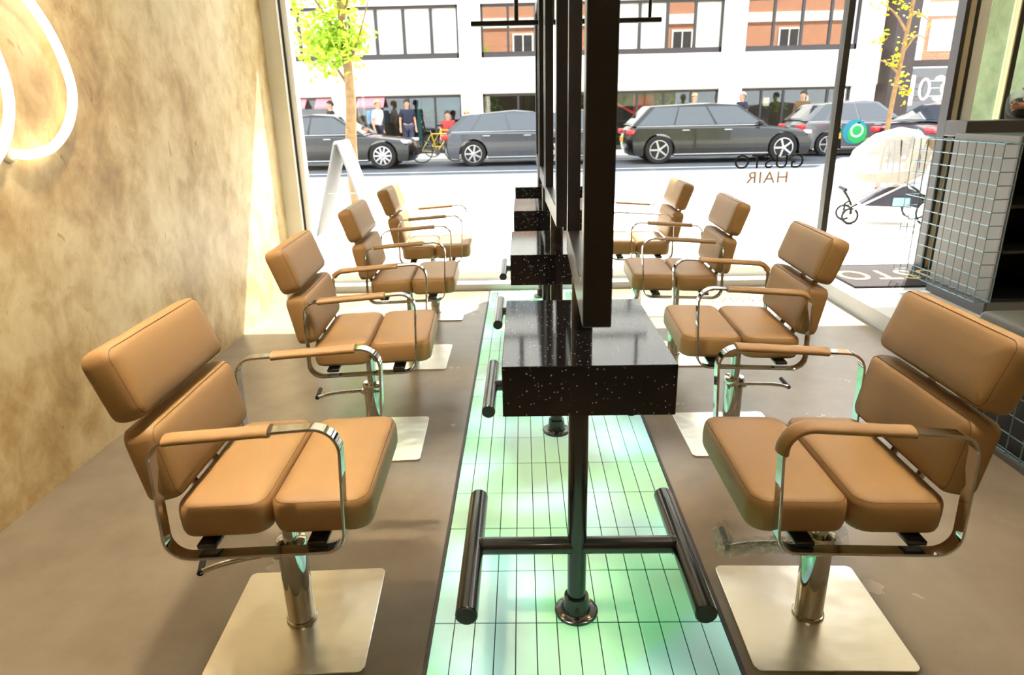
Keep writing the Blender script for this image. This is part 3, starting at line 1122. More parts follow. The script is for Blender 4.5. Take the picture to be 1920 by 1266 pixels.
def person(loc, rz, label, shirt, trousers, hair, arms=None, lean=0.0, long_sleeve=False, seated=False, name='person'):
    """facing local -y; loc at the feet"""
    e = tag(empty(name, loc, rz), label, 'person')
    s = lean
    J = {'pelvis': ((0, 0, 0.95), (0.15, 0.11)), 'waist': ((0, -0.02 - s * 0.3, 1.10), (0.135, 0.10)), 'chest': ((0, -s * 0.7, 1.30), (0.16, 0.115)), 'neckb': ((0, -s * 0.95, 1.44), (0.065, 0.06)),
         'neck': ((0, -0.01 - s, 1.49), (0.054, 0.056)), 'jaw': ((0, -0.03 - s, 1.555), (0.070, 0.088)), 'brow': ((0, -0.012 - s, 1.645), (0.088, 0.106)), 'crown': ((0, -s, 1.715), (0.074, 0.085))}
    E = [('pelvis', 'waist'), ('waist', 'chest'), ('chest', 'neckb'), ('neckb', 'neck'), ('neck', 'jaw'), ('jaw', 'brow'), ('brow', 'crown')]
    arms = arms or {}
    for sd, sg in (('l', 1), ('r', -1)):
        A = arms.get(sd) or [(0.235, 0.02, 1.12), (0.25, -0.06, 0.88), (0.255, -0.09, 0.80)]
        J['sh' + sd] = ((sg * 0.18, -s * 0.85, 1.385), 0.062)
        J['el' + sd] = ((sg * A[0][0], A[0][1], A[0][2]), 0.043)
        J['wr' + sd] = ((sg * A[1][0], A[1][1], A[1][2]), 0.028)
        J['pa' + sd] = ((sg * A[2][0], A[2][1], A[2][2]), (0.036, 0.018))
        E += [('chest', 'sh' + sd), ('sh' + sd, 'el' + sd), ('el' + sd, 'wr' + sd), ('wr' + sd, 'pa' + sd)]
        # fingers and thumb
        wv = Vector(J['wr' + sd][0])
        pv = Vector(J['pa' + sd][0])
        d = (pv - wv).normalized()
        sidev = d.cross(Vector((0, 1, 0.3))).normalized()
        bend = d.cross(sidev).normalized()
        for q, ln in enumerate((0.065, 0.078, 0.072, 0.055)):
            b0 = pv + sidev * (q - 1.5) * 0.02 + d * 0.02
            J['f%d%s' % (q, sd)] = (tuple(b0 + d * ln * 0.5), 0.0095)
            J['g%d%s' % (q, sd)] = (tuple(b0 + d * ln * 0.85 + bend * 0.02), 0.008)
            E += [('pa' + sd, 'f%d%s' % (q, sd)), ('f%d%s' % (q, sd), 'g%d%s' % (q, sd))]
        th = pv - d * 0.02 - sidev * 0.045
        J['t' + sd] = (tuple(th + d * 0.03), 0.011)
        E.append(('wr' + sd, 't' + sd))
        J['hip' + sd] = ((sg * 0.09, 0, 0.90), 0.095)
        if seated:
            J['kn' + sd] = ((sg * 0.12, -0.42, 0.93), 0.06)
            J['an' + sd] = ((sg * 0.12, -0.45, 0.52), 0.042)
            J['to' + sd] = ((sg * 0.13, -0.58, 0.47), 0.035)
        else:
            st = 0.10 * sg
            J['kn' + sd] = ((sg * 0.10, -st * 0.5 - 0.02, 0.50), 0.062)
            J['an' + sd] = ((sg * 0.10, st * 0.5, 0.09), 0.042)
            J['to' + sd] = ((sg * 0.11, st * 0.5 - 0.16, 0.04), 0.036)
        E += [('pelvis', 'hip' + sd), ('hip' + sd, 'kn' + sd), ('kn' + sd, 'an' + sd), ('an' + sd, 'to' + sd)]
    J['nose'] = ((0, -0.125 - s, 1.61), 0.013)
    J['noseb'] = ((0, -0.09 - s, 1.625), 0.016)
    E += [('brow', 'noseb'), ('noseb', 'nose')]
    body = skin_mesh('body', J, E, 'skin_tone', e, 'pelvis', 2)
    T = ['pelvis', 'waist', 'chest', 'neckb', 'shl', 'shr', 'ell', 'elr'] + (['wrl', 'wrr'] if long_sleeve else [])
    JT = {k_: (J[k_][0], tuple(v * (1.2 if k_ != 'neckb' else 1.2) + 0.008 for v in J[k_][1]) if isinstance(J[k_][1], tuple) else J[k_][1] * 1.25 + 0.010) for k_ in T}
    if not long_sleeve:
        for sd in 'lr':
            a, b_ = Vector(J['sh' + sd][0]), Vector(J['el' + sd][0])
            JT['el' + sd] = (tuple(a.lerp(b_, 0.75)), 0.064)
    skin_mesh('shirt', JT, [q for q in E if q[0] in T and q[1] in T], shirt, e, 'pelvis', 2)
    T = ['pelvis', 'hipl', 'hipr', 'knl', 'knr', 'anl', 'anr']
    JT = {k_: (J[k_][0], tuple(v * 1.13 + 0.004 for v in J[k_][1]) if isinstance(J[k_][1], tuple) else J[k_][1] * 1.17 + 0.006) for k_ in T}
    skin_mesh('trousers', JT, [q for q in E if q[0] in T and q[1] in T], trousers, e, 'pelvis', 2)
    for sd in 'lr':
        a, t_ = Vector(J['an' + sd][0]), Vector(J['to' + sd][0])
        MB().tube([a + Vector((0, 0.05, -0.03)), a + Vector((0, 0, -0.01)), a.lerp(t_, 0.6), t_ + Vector((0, -0.02, 0))], 0.05, 10, rr=[0.04, 0.052, 0.048, 0.03]).build('shoe', 'cloth_black', e)
    # hair: cap over the back and top of the head
    mb = MB()
    prof = []
    vs, fs = [], []
    nu, nv = 14, 7
    for i in range(nv + 1):
        for j in range(nu):
            a = 2 * PI * j / nu
            el = R(92) - i / nv * R(92 + 48 * max(0, math.sin(a)) - 14)
            r_ = (0.104, 0.122, 0.118)
            vs.append((r_[0] * math.cos(el) * math.cos(a), r_[1] * math.cos(el) * math.sin(a) + 0.012 - s - 0.008, 1.648 + r_[2] * math.sin(el)))
    for i in range(nv):
        for j in range(nu):
            fs.append((i * nu + j, i * nu + (j + 1) % nu, (i + 1) * nu + (j + 1) % nu, (i + 1) * nu + j))
    fs.append(tuple(range(nu)))
    mb.add(vs, fs).build('hair', hair, e, 60)
    for sx in (-1, 1):
        MB().lathe([(0.002, -0.009), (0.008, -0.005), (0.010, 0), (0.002, 0.006)], 8, (sx * 0.032, -0.098 - s, 1.632), 'Y').build('eye', 'cloth_black', e)
        MB().rbox((sx * 0.084, 0.0 - s, 1.61), (0.018, 0.04, 0.06), 0.007, 1).build('ear', 'skin_tone', e)
    MB().rbox((0, -0.106 - s, 1.572), (0.045, 0.012, 0.012), 0.004, 1).build('mouth', 'cloth_red', e)
    return e


# receptionist with folded arms leaning on the counter
person((3.86, 5.62, 0.118), R(0), 'person in dark long sleeves leaning folded arms on the reception counter', 'cloth_sleeve', 'cloth_black', 'hair_dark',
       arms={'l': [(0.30, -0.20, 1.32), (-0.20, -0.36, 1.345), (-0.34, -0.34, 1.345)], 'r': [(0.33, -0.25, 1.31), (-0.08, -0.31, 1.325), (-0.18, -0.28, 1.33)]}, lean=0.05, long_sleeve=True)

# ------------------------------------------------------------------ street
PZ, RZ = 0.14, 0.06
struct(MB().b2(-16, 22, WINY + 0.1, 10.6, -0.2, PZ), 'pavement_near', 'paving', 'sunlit pale pavement outside the shop window')
struct(MB().b2(-16, 22, 10.6, 10.75, -0.2, PZ + 0.005), 'trim_kerb', 'kerb_stone', 'pale kerb stones along the near pavement')
struct(MB().b2(-16, 22, 10.75, 21.2, -0.2, RZ), 'road', 'asphalt', 'blue grey asphalt road beyond the pavement')
struct(MB().b2(-16, 22, 21.2, 27.5, -0.2, PZ), 'pavement_far', 'paving', 'far pavement under the office building')
for k, yk in enumerate((11.1, 11.35, 17.3)):
    struct(MB().b2(-16, 22, yk, yk + 0.08, RZ, RZ + 0.004), 'trim_%d' % (4 + k), 'road_line', 'painted white line along the road')

# office building opposite
FY = 24.0
ob = tag(empty('office_building', (0, FY, PZ)), 'long white rendered office building across the road with dark framed windows', 'building')
oz = -PZ


def part(name, mt, mb, par, angle=38):
    return mb.build(name, mt, par, angle)


XL, XR = -14.6, 11.55
part('fascia', 'render_white', MB().b2(XL, XR, -0.15, 0.25, 2.06 + oz, 3.14 + oz), ob)
part('fascia', 'render_white', MB().b2(XL, XR, -0.15, 0.25, 4.74 + oz, 5.9 + oz), ob)
part('fascia', 'render_white', MB().b2(XL, XR, -0.15, 0.25, 7.6 + oz, 9.0 + oz), ob)
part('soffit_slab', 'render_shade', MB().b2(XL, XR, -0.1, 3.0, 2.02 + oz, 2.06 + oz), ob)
for xp in (-10.45, -6.1, -1.79, 2.47, 6.76, 11.12):
    part('pillar', 'render_white', MB().b2(xp - 0.36, xp + 0.36, -0.22, 0.35, 0.0, 9.0 + oz), ob)
part('fascia', 'render_white', MB().b2(XL, XR, -0.15, 0.25, 9.0 + oz, 14.0 + oz), ob)
part('core_wall', 'shop_dark', MB().b2(XL, XR, 2.6, 2.8, 0, 9 + oz), ob)
part('core_floor', 'shop_dark', MB().b2(XL, XR, 0.3, 2.8, 2.9 + oz, 3.0 + oz), ob)
bays = [(-14.4, -10.81), (-10.09, -6.46), (-5.74, -2.15), (-1.43, 2.11), (2.83, 6.40), (7.12, 10.76)]
for bi, (a, b_) in enumerate(bays):
    # upper windows: four lights, dark frame
    for fl_, (z0, z1) in enumerate(((3.14, 4.74), (5.9, 7.6))):
        wp = part('window', 'win_frame', MB().b2(a, b_, -0.05, 0.07, z0 + oz, z0 + 0.17 + oz).b2(a, b_, -0.05, 0.07, z1 - 0.08 + oz, z1 + oz).b2(a, a + 0.07, -0.05, 0.07, z0 + oz, z1 + oz).b2(b_ - 0.07, b_, -0.05, 0.07, z0 + oz, z1 + oz), ob)
        n_ = 4
        for k in range(1, n_):
            xm = a + (b_ - a) * k / n_
            part('mullion', 'win_frame', MB().b2(xm - 0.04, xm + 0.04, -0.05, 0.07, z0 + 0.17 + oz, z1 - 0.08 + oz), wp)
        for k in range(n_):
            x0, x1 = a + (b_ - a) * k / n_ + 0.05, a + (b_ - a) * (k + 1) / n_ - 0.05
            blind = (bi in (0, 1, 2)) or (bi == 4 and k != 2)
            part('pane', 'blind_glass' if blind else 'upper_glass', MB().b2(x0 - 0.02, x1 + 0.02, 0.0, 0.012, z0 + 0.17 + oz, z1 - 0.08 + oz), wp, None)
            if blind:
                part('blind', 'blind_white', MB().b2(x0, x1, 0.05, 0.06, z0 + 0.17 + oz, z1 - 0.08 + oz), wp, None)
    # ground floor shop fronts
    wp = part('shop_window', 'win_frame', MB().b2(a, b_, -0.02, 0.08, 0.0, 0.12).b2(a, b_, -0.02, 0.08, 1.94 + oz, 2.03 + oz).b2(a, a + 0.06, -0.02, 0.08, 0, 2.0 + oz).b2(b_ - 0.06, b_, -0.02, 0.08, 0, 2.0 + oz), ob)
    n_ = (3, 3, 4, 3, 4, 5)[bi]
    for k in range(1, n_):
        xm = a + (b_ - a) * k / n_
        part('mullion', 'win_frame', MB().b2(xm - 0.035, xm + 0.035, -0.02, 0.08, 0.12, 1.94 + oz), wp)
    for k in range(n_):
        part('pane', 'facade_glass', MB().b2(a + (b_ - a) * k / n_ + 0.03, a + (b_ - a) * (k + 1) / n_ - 0.03, 0.02, 0.03, 0.12, 1.94 + oz), wp, None)
# shop details inside the ground floor
part('teal_shopfront', 'shop_teal', MB().b2(-3.55, -2.25, 0.5, 0.58, 1.55 + oz, 2.0 + oz).b2(-3.75, -3.62, 0.5, 0.58, 0, 2.0 + oz).b2(-2.95, -2.85, 0.5, 0.58, 0, 1.6 + oz), ob)
for x0, x1 in ((-7.85, -7.35), (-7.02, -6.52), (-5.62, -4.72)):
    part('awning', 'awning_pink', MB().add([(x0, -0.06, 1.98 + oz), (x1, -0.06, 1.98 + oz), (x1, -0.40, 1.72 + oz), (x0, -0.40, 1.72 + oz), (x0, -0.40, 1.66 + oz), (x1, -0.40, 1.66 + oz), (x1, -0.06, 1.92 + oz), (x0, -0.06, 1.92 + oz)],
                                            [(0, 1, 2, 3), (3, 2, 5, 4), (4, 5, 6, 7), (7, 6, 1, 0), (0, 3, 4, 7), (1, 6, 5, 2)]), ob)
part('red_panel', 'red_paint', MB().b2(3.75, 4.45, 0.9, 0.96, 1.05 + oz, 1.9 + oz), ob)
part('red_beam', 'red_paint', MB().box((3.35, 0.5, 1.5 + oz), (1.1, 0.05, 0.07), ry=R(28)), ob)
for gx, gz in ((-1.15, 1.7), (-3.3, 1.45), (5.0, 1.75), (8.6, 1.5)):
    mb = MB()
    rnd = random.Random(int(gx * 10))
    for k in range(60):
        c = Vector((gx + rnd.gauss(0, 0.16), 0.5 + rnd.gauss(0, 0.1), gz + oz + rnd.gauss(0, 0.13)))
        mb.box(c, (0.10, 0.01, 0.06), rnd.uniform(0, 6), rnd.uniform(0, 6))
    o = part('plant', 'plant_green', mb, ob)
    o['kind'] = 'stuff'
part('poster', 'cream_paint', MB().b2(7.95, 8.15, 0.06, 0.07, 1.45 + oz, 1.72 + oz), ob)
part('poster', 'cream_paint', MB().b2(9.2, 9.45, 0.06, 0.07, 1.5 + oz, 1.75 + oz), ob)

# dark pilaster and brick building further along
dp = tag(empty('corner_pilaster', (12.1, FY, PZ)), 'tall dark stone pier at the end of the white office building', 'pier')
MB().b2(-0.36, 0.36, -0.5, 0.4, 0, 8).build('pier', 'pilaster_dark', dp)
MB().b2(-0.42, 0.42, -0.56, 0.4, 0, 0.35).build('pier_base', 'pilaster_dark', dp)
bb = tag(empty('brick_building', (14.75, FY + 0.2, PZ)), 'brick building with pale window surrounds and lit number in its shop window', 'building')
MB().b2(-2.1, 4.5, 0.0, 0.3, 2.78 + oz, 9).build('brick_wall', 'brick_wall', bb)
MB().b2(-2.1, 4.5, -0.12, 0.1, 2.58 + oz, 2.78 + oz).build('shop_cornice', 'pilaster_dark', bb)
MB().b2(-2.1, 4.5, -0.06, 0.1, 4.1 + oz, 4.5 + oz).build('stone_band', 'render_white', bb)
MB().b2(-2.1, -1.75, -0.08, 0.1, 2.78 + oz, 9).build('quoin_strip', 'render_white', bb)
for xw_ in (-1.15, 0.3, 1.9):
    wp = MB().b2(xw_ - 0.42, xw_ + 0.42, -0.05, 0.06, 3.05 + oz, 4.0 + oz).build('window', 'render_white', bb)
    for i_ in range(2):
        for j_ in range(3):
            MB().b2(xw_ - 0.32 + i_ * 0.34, xw_ - 0.02 + i_ * 0.34, -0.06, -0.048, 3.13 + oz + j_ * 0.27, 3.36 + oz + j_ * 0.27).build('pane', 'facade_glass', wp, None)
MB().b2(-2.1, 4.5, 1.4, 1.5, 0, 2.6 + oz).build('shop_interior', 'shop_dark', bb)
MB().b2(-2.1, 4.5, 0.0, 0.06, 0, 0.5).build('stall_riser', 'shop_teal', bb)
MB().b2(-2.1, 4.5, 0.02, 0.035, 0.5, 2.58 + oz).build('shop_pane', 'facade_glass', bb, None)
ns = tag(empty('number_sign', (12.98, 23.6, 1.9)), 'large lit number sign with pink bar and gold tubes across the road', 'sign')
MB().rbox((-0.42, 0, -0.06), (0.17, 0.06, 0.92), 0.03, 2).build('digit', 'neon_pink', ns)
ell = [(0.155 * math.cos(2 * PI * i / 28), 0, 0.31 * math.sin(2 * PI * i / 28) - 0.03) for i in range(28)]
dg_ = MB().tube(ell, 0.035, 8, True).build('digit', 'neon_red', ns)
for i in range(0, 28, 3):
    p = ell[i]
    MB().lathe([(0.004, -0.02), (0.024, -0.012), (0.026, 0), (0.004, 0.02)], 8, (p[0], -0.035, p[2]), 'Y').build('bulb', 'neon_blue', dg_)
for q in range(3):
    r_ = 0.20 - q * 0.045
    pts = []
    for cz2 in (0.17, -0.20):
        arc = [(0.47 + r_ * math.cos(a), 0, cz2 + r_ * math.sin(a)) for a in [R(150 - 210 * i / 14) if cz2 > 0 else R(60 - 210 * i / 14) for i in range(15)]]
        pts += arc
    MB().tube(pts, 0.010, 6).build('digit_tube', 'neon_gold', ns)
for zb in (0.22, 0.0, -0.25):
    MB().cyl((0.18, 0.03, zb), (0.62, 0.03, zb), 0.012, 8).build('support_bar', 'render_white', ns)

# brick house above the salon, seen mirrored in the office panes
hb = tag(empty('street_house', (0, 6.05, 3.28)), 'orange brick upper storeys above the salon, mirrored in the office windows', 'building')
MB().b2(-14, 18, -0.1, 0.2, 0, 4.6).build('brick_wall', 'brick_wall', hb)
MB().b2(-14, 18, 0.1, 0.3, 2.6, 3.1).build('stone_band', 'render_white', hb)
MB().b2(-14, 18, 0.1, 0.3, 0, 0.35).build('stone_band', 'render_white', hb)
for xh in range(-12, 18, 3):
    for zh in (0.8,):
        wp = MB().b2(xh - 0.6, xh + 0.6, 0.15, 0.26, zh, zh + 1.5).build('window', 'render_white', hb)
        MB().b2(xh - 0.5, xh - 0.04, 0.25, 0.27, zh + 0.1, zh + 1.4).build('pane', 'win_frame', wp)
        MB().b2(xh + 0.04, xh + 0.5, 0.25, 0.27, zh + 0.1, zh + 1.4).build('pane', 'win_frame', wp)

# ------------------------------------------------------------------ cars


mat('tyre', (26, 26, 28), 0.8, var=0.1)
mat('alloy', (196, 196, 196), 0.3, 0.8, var=0.05)
mat('car_glass', (26, 34, 44), 0.05, var=0.1, scale=1, coat=0.8, spec=0.8)
mat('tail_red', (214, 40, 44), 0.2, coat=0.6)
mat('head_lamp', (224, 228, 234), 0.1, 0.3, coat=0.6)
mat('plate_yellow', (226, 176, 20), 0.5)
mat('decal_green', (52, 176, 96), 0.5)
mat('decal_pale', (190, 226, 200), 0.5)
mat('decal_teal', (40, 140, 160), 0.5)
mat('decal_yellow', (214, 182, 70), 0.5)
for nm, c in (('car_black', (14, 15, 18)), ('car_grey', (66, 70, 78)), ('car_silver', (104, 104, 106)), ('car_navy', (20, 22, 34))):
    mat(nm, c, 0.2, 0.2, var=0.05, scale=2, coat=0.5)


def wheel(parent, x, y, r, sgn, spokes):
    t_ = MB().lathe([(r * 0.68, -0.10), (r * 0.93, -0.105), (r, -0.085), (r, 0.085), (r * 0.93, 0.105), (r * 0.68, 0.10)], 28, (x, y, r), 'Y').build('wheel', 'tyre', parent)
    mb = MB().lathe([(r * 0.70, 0.0), (r * 0.70, 0.108 * 1), (r * 0.64, 0.110), (r * 0.62, 0.085)], 28, (0, 0, 0), 'Y')
    for k in range(spokes):
        a = 2 * PI * k / spokes
        c = Vector((math.cos(a) * r * 0.36, 0.095, math.sin(a) * r * 0.36))
        mb.box(c, (r * 0.62, 0.02, r * 0.13), ry=-a)
    mb.lathe([(r * 0.14, 0.08), (r * 0.14, 0.112), (r * 0.08, 0.115)], 12, (0, 0, 0), 'Y')
    o = mb.build('wheel_rim', 'alloy', t_)
    o.location = (x, y, r)
    if sgn < 0:
        o.rotation_euler = (0, 0, PI)
    return t_


def car(loc, rz, label, paint, L, Wd, Hh, kind, spokes=10, wr=0.335, plate=None, gname='parked cars across the road'):
    """local +x is the nose, +y its left side"""
    e = tag(empty('car', loc, rz), label, 'car', gname)
    w_ = Wd / 2
    xf, xr = L / 2, -L / 2
    wf, wb = xf - 0.86, xr + 0.86
    belt = 0.63 * Hh
    hood = belt - 0.03
    if kind == 'estate':
        A, B, M_, Cc, D = (xf - 1.25, hood), (xf - 2.05, Hh - 0.05), (0.0 - 0.3, Hh), (xr + 0.62, Hh - 0.06), (xr + 0.14, belt + 0.02)
    elif kind == 'hatch':
        A, B, M_, Cc, D = (xf - 1.12, hood), (xf - 1.85, Hh - 0.05), (-0.2, Hh), (xr + 0.62, Hh - 0.10), (xr + 0.16, belt + 0.03)
    else:
        A, B, M_, Cc, D = (xf - 1.3, hood), (xf - 2.1, Hh - 0.05), (-0.25, Hh), (xr + 1.35, Hh - 0.10), (xr + 0.5, belt + 0.04)
    ra = wr + 0.055

    def arch(cx_):
        return [(cx_ + ra * math.cos(R(a)), wr + ra * math.sin(R(a))) for a in range(-10, 191, 20)]
    fz = 0.20
    prof = [(xf - 0.10, fz), (xf - 0.01, 0.34), (xf, 0.50), (xf - 0.07, 0.66), (xf - 0.32, belt - 0.14), (A[0], hood), (0.0, belt), (D[0] + 0.02, belt + 0.02), (xr + 0.04, belt - 0.10), (xr, 0.55), (xr + 0.03, 0.36), (xr + 0.12, fz + 0.02)]
    lowr = [p for p in arch(wb)[::-1]] + [p for p in arch(wf)[::-1]]
    poly = prof + [(wb - ra - 0.02, fz)] + lowr[:11] + [(wb + ra + 0.02, fz - 0.01), (wf - ra - 0.02, fz - 0.01)] + lowr[11:] + [(wf + ra + 0.02, fz)]
    # three layers each side: inset outer skin, shoulder, centre
    mb = MB()
    n = len(poly)
    layers = []
    for yv, ins, dz in ((-w_ + 0.02, 0.045, 0.02), (-w_ , 0.0, 0.0) , (-w_ + 0.10, 0.0, 0.0), (w_ - 0.10, 0.0, 0.0), (w_, 0.0, 0.0), (w_ - 0.02, 0.045, 0.02)):
        pass
    def lay(yv, k_, up_):
        out = []
        for i_, p in enumerate(poly):
            x, z = p
            if i_ < len(prof):
                # crown the bonnet/boot towards the centre, tuck the nose in at the corners
                x = x - k_ * 0.16 * (1 if x > 0 else -1) * (max(0, abs(x) - (L / 2 - 0.45)) / 0.45)
                if 3 <= i_ <= 8:
                    z = z - up_
            out.append((x, yv, z))
        return out
    vs = lay(-w_, 1.0, 0.06) + lay(-w_ + 0.05, 0.8, 0.015) + lay(-w_ * 0.5, 0.15, -0.015) + lay(w_ * 0.5, 0.15, -0.015) + lay(w_ - 0.05, 0.8, 0.015) + lay(w_, 1.0, 0.06)
    fs = [tuple(range(n)), tuple(reversed(range(5 * n, 6 * n)))]
    for k_ in range(5):
        fs += [(k_ * n + i_, (k_ + 1) * n + i_, (k_ + 1) * n + (i_ + 1) % n, k_ * n + (i_ + 1) % n) for i_ in range(n)]
    mb.add(vs, fs)
    mb.build('body', paint, e, 32)
    # greenhouse
    gp = [A, B, M_, Cc, D]
    wbelt, wroof = w_ - 0.07, w_ - 0.24

    def gw(z):
        return wbelt + (wroof - wbelt) * max(0, (z - belt)) / (Hh - belt)
    mb = MB()
    vs = [(p[0], -gw(p[1]), p[1]) for p in gp] + [(p[0], -gw(p[1]) * 0.5, p[1] + 0.025) for p in gp] + [(p[0], gw(p[1]) * 0.5, p[1] + 0.025) for p in gp] + [(p[0], gw(p[1]), p[1]) for p in gp]
    fs = [(0, 1, 2, 3, 4), (19, 18, 17, 16, 15)]
    for k_ in range(3):
        fs += [(k_ * 5 + i_, (k_ + 1) * 5 + i_, (k_ + 1) * 5 + i_ + 1, k_ * 5 + i_ + 1) for i_ in range(4)]
    mb.add(vs, fs)
    cab = mb.build('cabin', paint, e, 30)
    # side glass, split by pillars
    def inside(u, v):
        """u 0..1 along the cabin, v 0..1 belt to roof"""
        zb, zt = belt + 0.035, Hh - 0.075
        z = zb + (zt - zb) * v
        xa = A[0] + (B[0] - A[0]) * ((z - A[1]) / (B[1] - A[1])) - 0.10
        xd = D[0] + (Cc[0] - D[0]) * ((z - D[1]) / (Cc[1] - D[1])) + 0.14
        return xa + (xd - xa) * u, z
    cuts = (0.0, 0.36, 0.38, 0.70, 0.715, 1.0) if kind == 'estate' else ((0.0, 0.42, 0.445, 0.80, 0.82, 1.0) if kind == 'hatch' else (0.0, 0.46, 0.485, 1.0))
    for sg in (-1, 1):
        for k_ in range(0, len(cuts), 2):
            q = [inside(cuts[k_], 0), inside(cuts[k_ + 1], 0), inside(cuts[k_ + 1], 1), inside(cuts[k_], 1)]
            mb = MB()
            o_ = 0.006
            mb.add([(x, sg * (gw(z) + o_), z) for x, z in q] + [(x, sg * (gw(z) - 0.01), z) for x, z in q], [(0, 1, 2, 3), (7, 6, 5, 4)] + [(i_, 4 + i_, 4 + (i_ + 1) % 4, (i_ + 1) % 4) for i_ in range(4)])
            mb.build('side_window', 'car_glass', cab, None)
        # bright trim along the belt
        q0, q1 = inside(0, -0.06), inside(1, -0.06)
        MB().cyl((q0[0], sg * (gw(q0[1]) + 0.006), q0[1]), (q1[0], sg * (gw(q1[1]) + 0.006), q1[1]), 0.011, 6).build('window_trim', 'alloy', cab)
    for p, q, nm in ((A, B, 'windscreen'), (D, Cc, 'rear_window')):
        a0, a1 = Vector((p[0], 0, p[1])).lerp(Vector((q[0], 0, q[1])), 0.08), Vector((p[0], 0, p[1])).lerp(Vector((q[0], 0, q[1])), 0.93)
        d = (a1 - a0).normalized()
        nr = Vector((d.z, 0, -d.x)) * (1 if nm == 'windscreen' else -1)
        vs = []
        for a, fr in ((a0, 1), (a1, 1)):
            g_ = gw(a.z) - 0.08
            for yv, off in ((-g_, 0.008), (-g_ * 0.5, 0.032), (g_ * 0.5, 0.032), (g_, 0.008)):
                vs.append(a + Vector((0, yv, 0)) + nr * off)
        MB().add(vs, [(i_, i_ + 1, i_ + 5, i_ + 4) for i_ in range(3)]).build(nm, 'car_glass', cab, None)
    for sg in (-1, 1):
        wheel(e, wf, sg * (w_ - 0.10), wr, sg, spokes)
        wheel(e, wb, sg * (w_ - 0.10), wr, sg, spokes)
        MB().rbox((xr + 0.16, sg * (w_ - 0.12), belt - 0.13), (0.30, 0.24, 0.13), 0.03, 2, rz=sg * -0.28).build('tail_lamp', 'tail_red', e)
        MB().rbox((xf - 0.30, sg * (w_ - 0.155), belt - 0.20), (0.36, 0.26, 0.10), 0.03, 2, rz=sg * 0.34).build('head_lamp', 'head_lamp', e)
        MB().rbox((A[0] - 0.28, sg * (w_ + 0.06), belt + 0.05), (0.12, 0.20, 0.12), 0.035, 2).build('wing_mirror', paint, e)
        for xh in (0.15, -0.95):
            MB().rbox((xh, sg * (w_ + 0.004), belt - 0.10), (0.20, 0.02, 0.028), 0.008, 1).build('door_handle', 'alloy', e)
        MB().rbox((0, sg * (w_ - 0.005), 0.24), (L - 2.5, 0.03, 0.03), 0.006, 1).build('sill_trim', 'alloy', e)
    MB().rbox((xf - 0.035, 0, 0.42), (0.08, Wd * 0.5, 0.20), 0.02, 1).build('grille', 'tyre', e)
    if plate:
        MB().rbox((xr - 0.012, 0, 0.62), (0.02, 0.54, 0.13), 0.004, 1).build('number_plate', plate, e)
    return e


car((-5.45, 19.45, RZ), 0, 'black saloon car behind the street tree', 'car_black', 4.9, 1.85, 1.42, 'saloon', 10, 0.35)
car((-0.15, 19.75, RZ), 0, 'grey hatchback parked behind the mirrors', 'car_grey', 4.35, 1.78, 1.42, 'hatch', 7, 0.335)
car((5.10, 19.45, RZ), 0, 'long black estate car in the middle of the window', 'car_black', 4.98, 1.85, 1.50, 'estate', 5, 0.36, plate='plate_yellow')
c4 = car((9.75, 21.0, RZ), 0, 'grey hatchback with colourful round door decal behind the mullion', 'car_silver', 4.1, 1.76, 1.50, 'hatch', 5, 0.33)
mb = MB()
for r_, mt_, off, xo, zo in ((0.34, 'decal_teal', 0.0, -0.05, 0.0), (0.27, 'decal_green', 0.006, 0.02, -0.05), (0.19, 'decal_pale', 0.012, 0.0, 0.03), (0.13, 'decal_green', 0.018, 0.0, 0.04)):
    MB().lathe([(r_, -0.004), (r_, 0.0)], 24, (-0.42 + xo, -0.885 - off, 0.66 + zo), 'Y').build('decal', mt_, c4)
rnd = random.Random(3)
for k in range(16):
    a = rnd.uniform(0, 2 * PI)
    rr_ = rnd.uniform(0.32, 0.46)
    MB().lathe([(rnd.uniform(0.03, 0.06), -0.004), (0.03, 0.0)], 10, (-0.42 + rr_ * 1.2 * math.cos(a), -0.890, 0.66 + rr_ * 0.6 * math.sin(a)), 'Y').build('decal', rnd.choice(['decal_yellow', 'decal_green', 'decal_teal']), c4)
car((11.4, 18.3, RZ), R(18), 'dark saloon with yellow number plate turning away by the brick building', 'car_navy', 4.7, 1.85, 1.45, 'saloon', 5, 0.34, plate='plate_yellow')

# ------------------------------------------------------------------ bicycles
mat('bike_yellow', (216, 184, 40), 0.35, var=0.05)
mat('bike_grey', (180, 182, 186), 0.35, 0.3)


